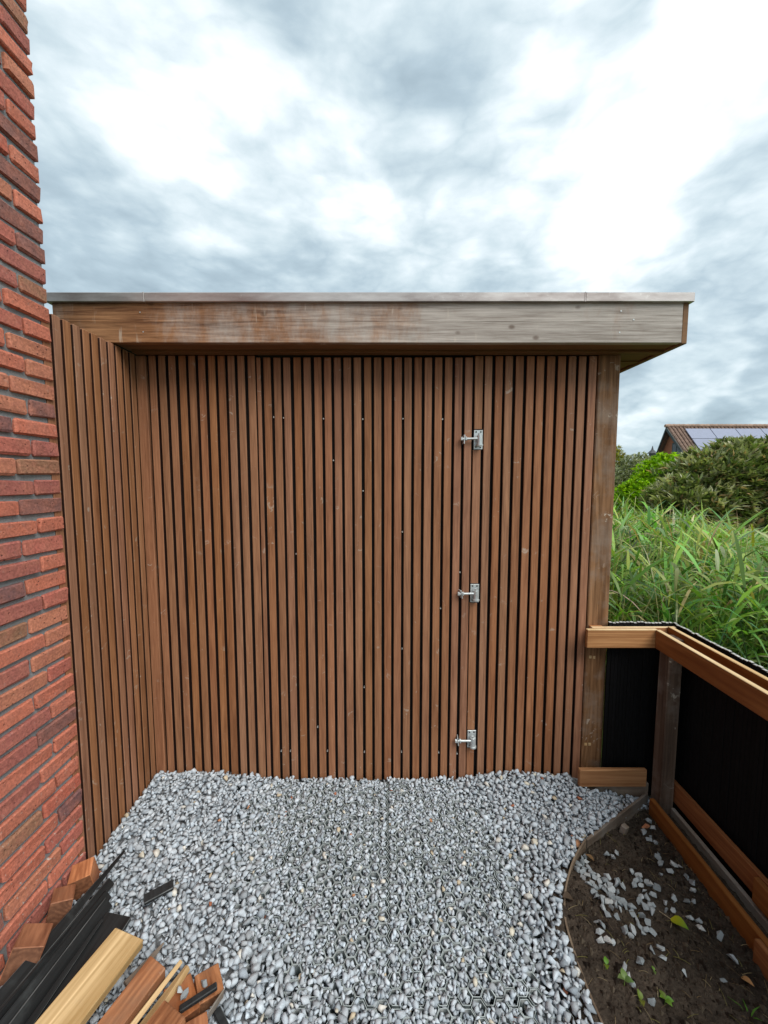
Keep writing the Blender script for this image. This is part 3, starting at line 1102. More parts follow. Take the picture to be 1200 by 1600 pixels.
# stray stones on the soil: each one a thing
STRAY = []
for k, (P, Fc) in enumerate(PROTO[:12]):
    me = bpy.data.meshes.new('stone')
    me.from_pydata([tuple(v) for v in P], [], [tuple(int(q) for q in f) for f in Fc])
    me.materials.append(MATS['stray_stone'])
    STRAY.append(me)
SINGLE = [(0.949, 1.497), (0.927, 1.486), (0.906, 1.494), (1.195, 1.667), (1.200, 1.644), (1.138, 1.618), (1.159, 1.599), (1.138, 1.581), (1.162, 1.572),
          (1.138, 1.525), (1.121, 1.5), (1.118, 1.473), (1.164, 1.473), (1.18, 1.46), (1.124, 1.441), (1.073, 1.419), (0.958, 1.414), (0.977, 1.402),
          (1.178, 1.421), (1.185, 1.397), (1.17, 1.38), (1.067, 1.339), (1.113, 1.334), (1.138, 1.336), (1.017, 1.308), (1.003, 1.285), (1.025, 1.281),
          (1.076, 1.275), (1.097, 1.26), (1.086, 1.235), (1.143, 1.225), (1.127, 1.157), (1.041, 1.093), (0.921, 1.098), (0.853, 1.14), (0.887, 1.153),
          (0.876, 1.123), (0.794, 1.112), (0.739, 1.096), (0.738, 1.073), (0.735, 1.055), (0.773, 1.022)]
CLUS = [((0.786, 1.473), 0.025, 6), ((0.775, 1.416), 0.027, 9), ((0.781, 1.366), 0.029, 11), ((0.79, 1.317), 0.031, 11), ((0.789, 1.264), 0.029, 8),
        ((0.718, 1.216), 0.013, 2), ((0.839, 1.281), 0.017, 5), ((0.856, 1.35), 0.025, 8), ((0.966, 1.354), 0.027, 8), ((1.01, 1.366), 0.017, 5),
        ((0.939, 1.295), 0.021, 7), ((0.874, 1.254), 0.021, 5), ((0.876, 1.216), 0.021, 5), ((0.812, 1.183), 0.017, 3), ((0.721, 1.17), 0.019, 4)]


def build_stray():
    pts = [(x, y) for x, y in SINGLE]
    for (c, r, n) in CLUS:
        for k in range(n):
            for _ in range(30):
                a, q = random.uniform(0, 6.28), r * 1.25 * math.sqrt(random.random())
                x, y = c[0] + q * math.cos(a), c[1] + q * math.sin(a)
                if all(math.hypot(x - px, y - py) > 0.0165 for px, py in pts) and x > edge_x(y) + 0.02:
                    pts.append((x, y))
                    break
    for (x, y) in pts:
        o = bpy.data.objects.new('gravel_stone', random.choice(STRAY))
        s = random.uniform(0.0125, 0.0195)
        z = float(soil_z(np.array([x]), np.array([y]))[0])
        o.location = (x, y, z + s * 0.50)
        o.scale = (s, s, s)
        o.rotation_euler = (random.gauss(0, 0.2), random.gauss(0, 0.2), random.uniform(0, 6.28))
        link(o)
        if x < edge_x(y) + 0.19 and y > 1.16:
            tag(o, 'grey stone in the dense spill on soil along the curved edging', 'stone', 'spilled stones along the curved edging')
        elif x > 1.10 and y > 1.30:
            tag(o, 'grey stone in the loose row beside the lower fence rail', 'stone', 'stones along the lower fence rail')
        elif y < 1.16:
            tag(o, 'lone grey stone on bare soil near the seedlings in front', 'stone', 'lone stones on the front soil')
        else:
            tag(o, 'grey stone strewn in the middle of the dark soil', 'stone', 'stones in the middle of the soil')


build_stray()

# ------------------------------------------------------------------ soil litter, seedlings, leaves


def ribbon(pts, w, nrm=(0, 0, 1), prof=None):
    """flat tapered strip along pts -> verts, quads"""
    pts = [Vector(p) for p in pts]
    n = len(pts)
    V, F = [], []
    for i, p in enumerate(pts):
        t = (pts[min(i + 1, n - 1)] - pts[max(i - 1, 0)]).normalized()
        sd_ = t.cross(Vector(nrm))
        if sd_.length < 1e-4:
            sd_ = Vector((1, 0, 0))
        sd_.normalize()
        k = prof[i] if prof else 1
        V += [tuple(p - sd_ * w * k / 2), tuple(p + sd_ * w * k / 2)]
        if i:
            b = 2 * i - 2
            F.append((b, b + 1, b + 3, b + 2))
    return V, F


def build_litter():
    V, F, C = [], [], []
    rr = random.Random(3)
    for k in range(4200):
        x, y = rr.uniform(0.6, 1.24), rr.uniform(0.8, 1.72)
        if x < edge_x(y) + 0.015:
            continue
        z = float(soil_z(np.array([x]), np.array([y]))[0])
        b = len(V)
        if rr.random() < 0.93:          # crumb
            s = rr.uniform(0.0015, 0.005) if rr.random() < 0.85 else rr.uniform(0.006, 0.013)
            for q in ((1, 0, 0), (-0.5, 0.87, 0), (-0.5, -0.87, 0), (0.1, 0, 1)):
                V.append((x + q[0] * s * rr.uniform(0.6, 1.2), y + q[1] * s, z + q[2] * s))
            F += [(b, b + 1, b + 3), (b + 1, b + 2, b + 3), (b + 2, b, b + 3)]
            c = rr.choice([(0.05, 0.037, 0.028), (0.08, 0.06, 0.045), (0.03, 0.022, 0.017), (0.14, 0.11, 0.08)])
            C += [c] * 4
        else:                           # straw or twig
            L, a = rr.uniform(0.01, 0.045), rr.uniform(0, 6.28)
            bend = rr.uniform(-0.25, 0.25)
            pts = []
            for i in range(4):
                t = i / 3 - 0.5
                pts.append((x + math.cos(a) * L * t + bend * L * t * t, y + math.sin(a) * L * t, z + 0.004 + 0.004 * math.sin(i)))
            v, f = ribbon(pts, rr.uniform(0.0008, 0.002))
            V += v
            F += [tuple(b + q for q in ff) for ff in f]
            c = rr.choice([(0.20, 0.14, 0.07), (0.12, 0.08, 0.05), (0.32, 0.25, 0.14), (0.18, 0.16, 0.05)])
            C += [c] * len(v)
    o = mesh_obj('soil_litter', V, F, 'leaf', tint=np.array(C))
    tag(o, 'crumbs, straw and twigs scattered over the dark soil', 'litter', kind='stuff')


build_litter()


def leaf_mesh(L, W, curl, segs=6):
    V, F = [], []
    for i in range(segs + 1):
        t = i / segs
        w = W * math.sin(math.pi * min(1, t ** 0.7 * 0.97 + 0.03)) * 0.5
        z = curl * math.sin(t * 2.6)
        for s_ in (-1, 0, 1):
            V.append((s_ * w, t * L, z + abs(s_) * w * 0.35))
        if i:
            b = 3 * (i - 1)
            F += [(b, b + 1, b + 4, b + 3), (b + 1, b + 2, b + 5, b + 4)]
    return V, F


def put_leaf(name, x, y, L, W, rz, colour, label, parent=None, z=None, tilt=0.25, colour2=None):
    V, F = leaf_mesh(L, W, L * 0.15)
    if z is None:
        z = float(soil_z(np.array([x]), np.array([y]))[0]) + 0.006
    t = np.array([colour] * len(V))
    if colour2:
        for i, v in enumerate(V):
            k = v[1] / L
            t[i] = np.array(colour2) * (1 - k) + np.array(colour) * k
    o = mesh_obj(name, V, F, 'leaf', parent, tint=t, smooth=True)
    o.location = (x, y, z)
    o.rotation_euler = (tilt, 0.1, rz)
    if label:
        tag(o, label, 'leaf')
    return o


o = put_leaf('fallen_leaf', 0.995, 1.255, 0.055, 0.036, R(215), (0.10, 0.26, 0.02), 'yellow and green fallen leaf lying on the soil', colour2=(0.55, 0.52, 0.02), tilt=0.15)
v_, f_ = ribbon([(0, 0, 0), (0.003, -0.03, 0.004), (0, -0.06, 0.002)], 0.0022)
mesh_obj('leaf_stalk', v_, f_, 'leaf', o, tint=np.array([(0.5, 0.38, 0.25)] * len(v_)))
put_leaf('fallen_leaf', 1.112, 1.11, 0.036, 0.019, R(200), (0.62, 0.33, 0.14), 'pale orange dry leaf on the soil near the lower rail')
put_leaf('fallen_leaf', 0.836, 1.457, 0.034, 0.02, R(60), (0.26, 0.15, 0.07), 'crumpled brown leaf on the soil by the curved edging')
put_leaf('fallen_leaf', 0.672, 1.29, 0.045, 0.034, R(100), (0.12, 0.085, 0.06), 'dull dark brown leaf lying against the edging strip')


def seedling(x, y, n, size, label, colour):
    z = float(soil_z(np.array([x]), np.array([y]))[0])
    e = empty('seedling', (x, y, z))
    tag(e, label, 'plant')
    bm = bmesh.new()
    cyl_bm(bm, (0, 0, -0.004), (0.002, 0.002, size * 0.7), 0.0012, 6, 0.0008)
    s_ = bm_obj('stem', bm, 'seedling_stem', e)
    for k in range(n):
        a = k * 6.28 / n + random.uniform(-0.4, 0.4)
        put_leaf('leaf', 0.002, 0.002, size, size * 0.72, a, tuple(c * random.uniform(0.5, 0.85) for c in colour), None, e, size * 0.65, random.uniform(0.0, 0.5))


simple('seedling_stem', (0.2, 0.3, 0.06), 0.6)
seedling(0.680, 1.095, 2, 0.020, 'tiny yellow green seedling right beside the edging strip', (0.22, 0.36, 0.03))
seedling(0.712, 1.055, 3, 0.026, 'pale green seedling with stalked leaves beside a long stone', (0.22, 0.34, 0.10))
seedling(0.738, 1.018, 2, 0.022, 'low yellow green seedling nearest the bottom of the edging', (0.32, 0.36, 0.04))
seedling(0.812, 1.024, 4, 0.022, 'leafy bright green seedling behind a stone on the soil', (0.25, 0.38, 0.05))
seedling(0.818, 1.08, 2, 0.012, 'very small green sprout alone on bare soil', (0.25, 0.35, 0.08))
V, F = [], []
for a, L in ((0.3, 0.045), (1.3, 0.035), (2.4, 0.05), (-0.5, 0.03)):
    v, f = ribbon([(0, 0, 0), (math.cos(a) * L * .4, math.sin(a) * L * .4, L * .5), (math.cos(a) * L, math.sin(a) * L, L * .55)], 0.004, (0.2, 0.1, 1), (0.7, 1, 0.1))
    b = len(V)
    V += v
    F += [tuple(b + q for q in ff) for ff in f]
o = mesh_obj('grass_tuft', V, F, 'leaf', tint=np.array([(0.10, 0.26, 0.03)] * len(V)))
o.location = (1.05, 1.015, -0.05)
tag(o, 'small tuft of green grass blades on the soil', 'grass')
sh = bpy.data.objects.new('brick_shard', STRAY[3].copy())
sh.data.materials.clear()
simple('shard_clay', (0.42, 0.17, 0.085), 0.85, var=0.3)
sh.data.materials.append(MATS['shard_clay'])
sh.location = (1.158, 1.638, -0.035)
sh.scale = (0.021, 0.019, 0.018)
link(sh)
tag(sh, 'orange brick shard on the soil below the fence post', 'rubble')

# ------------------------------------------------------------------ timber offcuts, lower left


def gz(x, y):
    i, j = int((x - GX0) / RES), int((y - GY0) / RES)
    if 2 <= i < HM.shape[1] - 2 and 2 <= j < HM.shape[0] - 2:
        return float(HM[j - 2:j + 3, i - 2:i + 3].max())
    return 0.015


def offcuts():
    def t(name, loc, size, rot, m, label, cat, bev=0.002, **kw):
        o = lbox(name, loc, size, tuple(R(a) for a in rot), m, None, bev, **kw)
        if m in ('red_wood', 'pale_wood'):
            end_grain(o, m.replace('_wood', '_end'))
        if m == 'black_wood':
            sheen_edges(o, 'black_sheen')
        return tag(o, label, cat)
    # squared blocks along the brick wall
    t('timber_block', (-1.083, 1.318, 0.062), (0.068, 0.068, 0.085), (9, -8, 24), 'red_wood', 'reddish brown timber block against the brick wall nearest the slats', 'timber', jitter=0.0008, seed=1)
    t('timber_block', (-1.088, 1.215, 0.060), (0.062, 0.075, 0.095), (-10, 14, 30), 'red_wood', 'middle reddish timber block between brick wall and black boards', 'timber', jitter=0.0008, seed=2)
    t('timber_block', (-1.070, 1.075, 0.085), (0.078, 0.100, 0.085), (-16, 22, 22), 'red_wood', 'largest reddish timber block beside the brick wall at left edge', 'timber', jitter=0.0008, seed=3)
    # black boards leaning against one another
    def bd(p, q, w, th, roll, label, taper=None):
        p, q = Vector(p), Vector(q)
        d = q - p
        L = d.length
        rz = math.atan2(d.y, d.x) - R(90)
        rx = math.atan2(d.z, math.hypot(d.x, d.y))
        o = lbox('black_board', (p + q) / 2, (w, L, th), (0, 0, 0), 'black_wood', None, 0.0024, 0.0008, int(L * 1000), taper)
        o.matrix_world = Matrix.Translation((p + q) / 2) @ Matrix.Rotation(rz, 4, 'Z') @ Matrix.Rotation(rx, 4, 'X') @ Matrix.Rotation(R(roll), 4, 'Y')
        sheen_edges(o, 'black_sheen', 0.75)
        tag(o, label, 'board')
        return o
    bd((-1.045, 0.62, 0.135), (-1.015, 1.435, 0.050), 0.070, 0.013, 38, 'long pointed black board whose tip lies nearest the shed', (0.12, 0.6))
    bd((-1.020, 0.60, 0.120), (-0.985, 1.315, 0.052), 0.055, 0.013, 46, 'thin black board second from the brick wall in the bundle', (0.55, 1))
    bd((-0.993, 0.60, 0.112), (-0.968, 1.275, 0.048), 0.055, 0.012, 50, 'thin black board in the middle of the bundle', (0.6, 1))
    bd((-0.965, 0.60, 0.102), (-0.950, 1.250, 0.046), 0.055, 0.013, 52, 'thin black board with pale edge beside the wide one', (0.7, 1))
    bd((-1.008, 0.60, 0.150), (-0.998, 1.20, 0.070), 0.030, 0.010, 70, 'thin black splintered strip lying on top of the bundle', (0.15, 1))
    bd((-0.935, 0.58, 0.100), (-0.925, 1.185, 0.058), 0.034, 0.010, 30, 'narrow black strip between the bundle and the wide board', (0.25, 1))
    bd((-0.905, 0.55, 0.082), (-0.890, 1.215, 0.036), 0.085, 0.014, 10, 'wide flat black board beside the pale plank')
    bd((-0.868, 0.55, 0.055), (-0.857, 1.17, 0.030), 0.040, 0.014, 60, 'narrow black board on edge under the pale plank side')
    # pale plank, end grain towards the shed
    a, b = Vector((-0.790, 1.115, 0.085)), Vector((-0.900, 0.60, 0.125))
    d = a - b
    o = lbox('pale_plank', (a + b) / 2, (0.105, d.length, 0.026), (0, 0, 0), 'pale_wood', None, 0.002, 0.0006, 5)
    o.matrix_world = Matrix.Translation((a + b) / 2) @ Matrix.Rotation(math.atan2(d.y, d.x) - R(90), 4, 'Z') @ Matrix.Rotation(math.atan2(d.z, math.hypot(d.x, d.y)), 4, 'X') @ Matrix.Rotation(R(7), 4, 'Y')
    end_grain(o, 'pale_end')
    tag(o, 'wide pale yellow pine plank lying on the timber pile', 'plank')
    t('timber_wedge', (-0.715, 1.075, 0.045), (0.036, 0.115, 0.018), (4, 35, -22), 'old_board_wood', 'thin grey brown wedge sticking out beside the pale plank', 'timber', taper=(0.15, 0.6))
    t('timber_offcut', (-0.695, 0.955, 0.070), (0.062, 0.19, 0.055), (4, 8, -22), 'red_wood', 'reddish squared timber between pale plank and pale wedges', 'timber', jitter=0.0008, seed=6)
    t('timber_wedge', (-0.612, 0.965, 0.062), (0.055, 0.185, 0.020), (6, -24, -26), 'pale_wood', 'wider pale pine wedge pointing at the gravel', 'timber', taper=(0.18, 0.8))
    t('timber_wedge', (-0.635, 0.985, 0.072), (0.024, 0.165, 0.014), (6, -50, -30), 'pale_wood', 'narrow pale pine wedge leaning on the wider wedge', 'timber', taper=(0.2, 0.8))
    t('timber_block', (-0.565, 0.985, 0.040), (0.072, 0.095, 0.045), (3, 6, 40), 'red_wood', 'orange brown timber block with two stones lying on it', 'timber', jitter=0.0008, seed=8)
    t('timber_block', (-0.505, 1.022, 0.038), (0.066, 0.072, 0.045), (6, 8, 36), 'red_wood', 'orange brown timber block farthest out on the gravel', 'timber', jitter=0.0008, seed=9)
    t('timber_block', (-0.575, 0.885, 0.082), (0.085, 0.11, 0.05), (4, -4, -28), 'red_wood', 'orange brown timber block at the bottom edge of the picture', 'timber', jitter=0.0008, seed=10)
    t('timber_block', (-0.495, 0.915, 0.040), (0.07, 0.07, 0.04), (3, 3, 30), 'red_wood', 'low reddish block half under the black strip', 'timber', jitter=0.0008, seed=11)
    t('black_strip', (-0.512, 0.980, 0.072), (0.095, 0.016, 0.012), (0, -8, 27), 'black_wood', 'short black strip lying across the orange brown blocks', 'strip')
    t('black_strip', (-0.462, 0.975, 0.060), (0.004, 0.055, 0.032), (0, 12, -24), 'old_board_wood', 'thin upright splinter standing beside the outermost block', 'splinter')
    t('black_strip', (-0.425, 0.945, 0.028), (0.105, 0.020, 0.014), (0, 6, -42), 'black_wood', 'black strip on the gravel at the bottom beside the blocks', 'strip')
    t('black_offcut', (-0.800, 1.292, 0.036), (0.092, 0.031, 0.013), (10, -6, 30), 'black_wood', 'small black board offcut lying alone on the gravel', 'offcut')
    t('timber_offcut', (-0.84, 0.90, 0.045), (0.07, 0.12, 0.04), (0, 0, 10), 'red_wood', 'brown timber end under the pale plank at bottom', 'timber')
    for i, (x, y, z) in enumerate(((-0.572, 0.992, 0.076), (-0.552, 0.985, 0.076), (-0.512, 1.012, 0.071))):
        o = bpy.data.objects.new('gravel_stone', STRAY[i + 4])
        o.location = (x, y, z)
        o.scale = (0.015, 0.0145, 0.014)
        o.rotation_euler = (0.2, 0.1, i * 1.3)
        link(o)
        tag(o, ('left grey stone of the two lying on an orange brown block', 'right grey stone of the two lying on an orange brown block',
                'grey stone lying on the outermost orange brown block')[i], 'stone')


offcuts()

# ------------------------------------------------------------------ planting behind the fence


class Leaves:
    def __init__(self):
        self.V, self.F, self.C, self.n = [], [], [], 0

    def add(self, P, D, U, L, W, C, fold=0.25, droop=0.15):
        """vectorised diamond leaves: base P, direction D, up U, length L, width W, colour C"""
        n = len(P)
        D = D / np.linalg.norm(D, axis=1)[:, None]
        S = np.cross(D, U)
        S /= np.linalg.norm(S, axis=1)[:, None] + 1e-9
        Nn = np.cross(S, D)
        L, W = L[:, None], W[:, None]
        mid = P + D * L * 0.5
        v = np.stack([P, mid - S * W / 2 + Nn * W * fold, mid + S * W / 2 + Nn * W * fold, P + D * L - Nn * L * droop, mid - Nn * L * droop * 0.2], 1)
        self.V.append(v.reshape(-1, 3))
        b = self.n + np.arange(n)[:, None] * 5
        f = np.concatenate([b + np.array([[0, 4, 1]]), b + np.array([[0, 2, 4]]), b + np.array([[4, 3, 1]]), b + np.array([[4, 2, 3]])], 0)
        self.F.append(f)
        self.C.append(np.repeat(C, 5, 0))
        self.n += 5 * n

    def build(self, name, parent):
        return mesh_obj(name, np.concatenate(self.V), np.concatenate(self.F), 'leaf', parent, tint=np.concatenate(self.C))


def rand_dirs(n):
    v = rng.normal(size=(n, 3))
    return v / np.linalg.norm(v, axis=1)[:, None]


def shrub(name, label, blobs, nclump, nleaf, L, W, cols, base, tipcol=None, spread=0.9, cat='shrub', jit=0.17, up=0.5):
    """stems fan from the base to clumps placed on and in lumpy lobes; each clump is a whorl of leaves"""
    e = empty(name, base)
    tag(e, label, cat)
    base = np.array(base)
    vols = np.array([b[3] * b[4] * b[5] for b in blobs])
    pick = rng.choice(len(blobs), nclump, p=vols ** (2 / 3) / (vols ** (2 / 3)).sum())
    B = np.array(blobs)[pick]
    d = rand_dirs(nclump)
    d[:, 2] = np.where(d[:, 2] < -0.35, -d[:, 2], d[:, 2])
    d[:, 1] = np.where(rng.random(nclump) < 0.55, -np.abs(d[:, 1]), d[:, 1])
    r = 1 - np.abs(rng.normal(0, jit, nclump))
    r *= 1 + 0.16 * vnoise(d[:, 0] * 3 + B[:, 0], d[:, 2] * 3 + B[:, 2], 1.3, 21) + 0.14 * vnoise(d[:, 0] * 8, d[:, 2] * 8 + B[:, 1], 1.1, 22)
    P = B[:, :3] + d * B[:, 3:6] * r[:, None]
    keep = P[:, 2] > base[2] + 0.02
    P, d, r = P[keep], d[keep], r[keep]
    n = len(P)
    lv = Leaves()
    cols = np.array(cols)
    out = d + np.array((0, 0, up))
    out /= np.linalg.norm(out, axis=1)[:, None]
    cc = cols[rng.integers(0, len(cols), n)] * rng.uniform(0.6, 1.35, (n, 1))
    for k in range(nleaf):
        dd = out + rand_dirs(n) * spread
        C = cc * rng.uniform(0.8, 1.2, (n, 1))
        if tipcol is not None and k < nleaf // 3:
            m = rng.random(n) < 0.22
            C = np.where(m[:, None], np.array(tipcol) * rng.uniform(0.7, 1.2, (n, 1)), C)
        lv.add(P + rand_dirs(n) * L * 0.25, dd, rand_dirs(n) * 0.5 + np.array((0, 0, 1.0)), L * rng.uniform(0.65, 1.2, n), W * rng.uniform(0.7, 1.2, n), C)
    lv.V = [v - base for v in lv.V]
    lv.build('foliage', e)
    # stems
    bm = bmesh.new()
    for b in blobs:
        for k in range(7):
            q = Vector(b[:3]) - Vector(base) + Vector(rand_dirs(1)[0] * np.array(b[3:6]) * 0.75)
            if q.z < 0.1:
                q.z = 0.1
            m_ = q * 0.5 + Vector((0, 0, q.length * 0.12))
            cyl_bm(bm, (random.uniform(-.08, .08), random.uniform(-.08, .08), -0.05), m_, 0.022, 6, 0.014)
            cyl_bm(bm, m_, q, 0.014, 6, 0.005)
    bm_obj('stems', bm, 'bark', e)
    return e


shrub('broadleaf_shrub', 'large olive green shrub with reddish leaf tips behind the reeds', [
    (5.75, 6.6, 1.05, 1.25, 0.9, 1.05), (4.75, 6.2, 0.75, 0.75, 0.6, 0.80), (6.7, 6.4, 1.2, 0.9, 0.8, 1.05), (5.2, 6.4, 1.25, 0.7, 0.6, 0.62), (6.1, 6.0, 0.45, 1.5, 0.6, 0.6)],
    3000, 9, 0.145, 0.048, [(0.26, 0.30, 0.11), (0.36, 0.38, 0.20), (0.15, 0.20, 0.06), (0.46, 0.45, 0.29), (0.10, 0.14, 0.04)], (5.6, 6.6, -0.16), (0.50, 0.33, 0.19), 0.62)
shrub('bright_shrub', 'vivid lime green bush between the olive shrub and the post', [
    (6.40, 9.2, 1.05, 0.75, 0.6, 1.02), (5.75, 9.0, 0.72, 0.58, 0.5, 0.80), (7.0, 9.3, 1.15, 0.6, 0.5, 0.90), (5.9, 8.7, 0.3, 0.9, 0.4, 0.5)],
    5200, 6, 0.075, 0.04, [(0.30, 0.50, 0.012), (0.42, 0.62, 0.02), (0.19, 0.38, 0.01)], (6.35, 9.2, -0.16), None, 0.8)
shrub('silver_shrub', 'grey green small leaved bush right beside the shed post', [
    (7.7, 12.2, 1.1, 0.95, 0.7, 1.15), (8.6, 12.4, 0.95, 0.8, 0.7, 1.05), (6.9, 12.0, 0.8, 0.8, 0.6, 1.0), (7.5, 11.6, 0.3, 1.2, 0.5, 0.7)],
    4200, 6, 0.085, 0.034, [(0.26, 0.29, 0.17), (0.34, 0.36, 0.24), (0.18, 0.21, 0.11), (0.40, 0.41, 0.30)], (7.7, 12.2, -0.16), None, 0.9)
shrub('yellow_shrub', 'yellowish green bush top showing behind the grey green bush', [
    (8.1, 14.6, 1.6, 0.7, 0.6, 1.15), (7.4, 14.4, 1.2, 0.8, 0.6, 1.1)],
    1800, 6, 0.10, 0.03, [(0.30, 0.30, 0.03), (0.22, 0.25, 0.03), (0.36, 0.30, 0.06)], (8.0, 14.5, -0.16), None, 0.9)
shrub('far_hedge', 'dark green hedge far behind the shrubs below the house', [
    (13.5, 22, 0.9, 2.5, 0.8, 1.5), (17.5, 22, 0.9, 3.0, 0.8, 1.7), (22, 22, 0.9, 3.0, 0.8, 1.7), (27, 22, 0.9, 3.0, 0.8, 1.7)],
    5000, 5, 0.16, 0.09, [(0.05, 0.08, 0.025), (0.08, 0.11, 0.03)], (18, 22, -0.16), None, 0.9, 'hedge')


def build_twig():
    e = empty('leafy_branch_tree', (6.05, 5.2, -0.16))
    tag(e, 'slender young tree with reddish leaves reaching in at right edge', 'tree')
    bm = bmesh.new()
    cyl_bm(bm, (0, 0, 0), (0.05, 0, 1.3), 0.03, 8, 0.02)
    cyl_bm(bm, (0.05, 0, 1.3), (-0.12, 0.05, 2.45), 0.02, 6, 0.006)
    bm_obj('trunk', bm, 'bark', e)
    n = 260
    P = np.array((-0.05, 0.05, 2.3)) + rand_dirs(n) * rng.uniform(0, 1, (n, 1)) * np.array((0.22, 0.2, 0.28))
    lv = Leaves()
    c = np.array([(0.30, 0.20, 0.09), (0.22, 0.19, 0.07), (0.16, 0.17, 0.06)])[rng.integers(0, 3, n)]
    lv.add(P, rand_dirs(n) + np.array((0, 0, 0.5)), rand_dirs(n), rng.uniform(0.06, 0.1, n), rng.uniform(0.02, 0.03, n), c)
    lv.build('crown', e)


build_twig()


def build_reeds():
    V, F, C = [], [], []
    nv = 0
    rr = random.Random(8)
    greens = [(0.13, 0.27, 0.045), (0.22, 0.40, 0.08), (0.09, 0.20, 0.04), (0.25, 0.42, 0.09), (0.17, 0.29, 0.13), (0.27, 0.42, 0.05), (0.06, 0.11, 0.03), (0.30, 0.38, 0.15), (0.33, 0.40, 0.10)]
    straw = [(0.40, 0.35, 0.17), (0.32, 0.29, 0.13), (0.46, 0.41, 0.22)]

    def strip(pts, w, nrm, prof, c):
        nonlocal nv
        v, f = ribbon(pts, w, nrm, prof)
        V.extend(v)
        F.extend([tuple(nv + q for q in ff) for ff in f])
        C.extend([c] * len(v))
        nv += len(v)

    n = 0
    while n < 3700:
        if n < 2500:
            y = rr.uniform(2.05, 5.6)
            x = rr.uniform(1.25, 1.15 + 1.1 * y)
        else:                      # the stand goes on to the right, past the frame
            y = rr.uniform(-0.6, 5.4)
            x = rr.uniform(max(1.75, 1.15 + 1.0 * y), 8.0)
        if x < 1.45 and y < 2.2:
            continue
        if x / y < 0.53:
            continue
        n += 1
        dry = rr.random() < 0.22
        h = rr.uniform(0.75, 1.18) * (1.0 if y > 2.6 else 0.92) + (0.12 if dry else 0)
        cap = 1.5 - y * (0.072 + max(0.0, (x / y - 0.62)) / 0.35 * 0.10) + rr.gauss(0, 0.05) + (0.10 if dry else 0)
        h = min(h, cap) if y > 2.4 else min(h, 1.12)
        h = max(0.45, h) if n <= 2500 else rr.uniform(0.6, 0.92)
        lx, ly = rr.gauss(0, 0.10), rr.gauss(0, 0.10)
        stem = [(x + lx * t * t, y + ly * t * t, -0.16 + (h + 0.16) * t) for t in (0, 0.3, 0.6, 0.85, 1)]
        c = rr.choice(straw) if dry else tuple(q * rr.uniform(0.7, 1.0) for q in rr.choice(greens))
        strip(stem, 0.007 if not dry else 0.006, (rr.uniform(-.5, .5), -1, 0), (1, 1, 0.9, 0.7, 0.2), c)
        for k in range(3 if dry else 9):
            t = rr.uniform(0.35, 1.0)
            t2 = t * t
            b = Vector((x + lx * t2, y + ly * t2, -0.16 + (h + 0.16) * t))
            a = rr.uniform(0, 6.283)
            L = rr.uniform(0.16, 0.34)
            up = rr.uniform(0.5, 1.4)
            dr = rr.uniform(0.2, 1.0)
            pts = []
            for s in (0, 0.25, 0.5, 0.75, 1):
                pts.append((b.x + math.cos(a) * L * s * 0.85, b.y + math.sin(a) * L * s * 0.85, b.z + L * (up * s - dr * s * s)))
            cc = tuple(q * rr.uniform(0.85, 1.45) for q in (rr.choice(straw) if dry or rr.random() < 0.05 else rr.choice(greens)))
            strip(pts, rr.uniform(0.004, 0.009) if dry else rr.uniform(0.012, 0.025), (rr.uniform(-.4, .4), rr.uniform(-.4, .4), 1), (0.5, 1, 0.9, 0.55, 0.05), cc)
    o = mesh_obj('reeds', V, np.array(F), 'leaf', tint=np.array(C))
    tag(o, 'dense stand of green reeds growing beyond the black fence', 'reeds', kind='stuff')


build_reeds()

# ------------------------------------------------------------------ distant house and turret


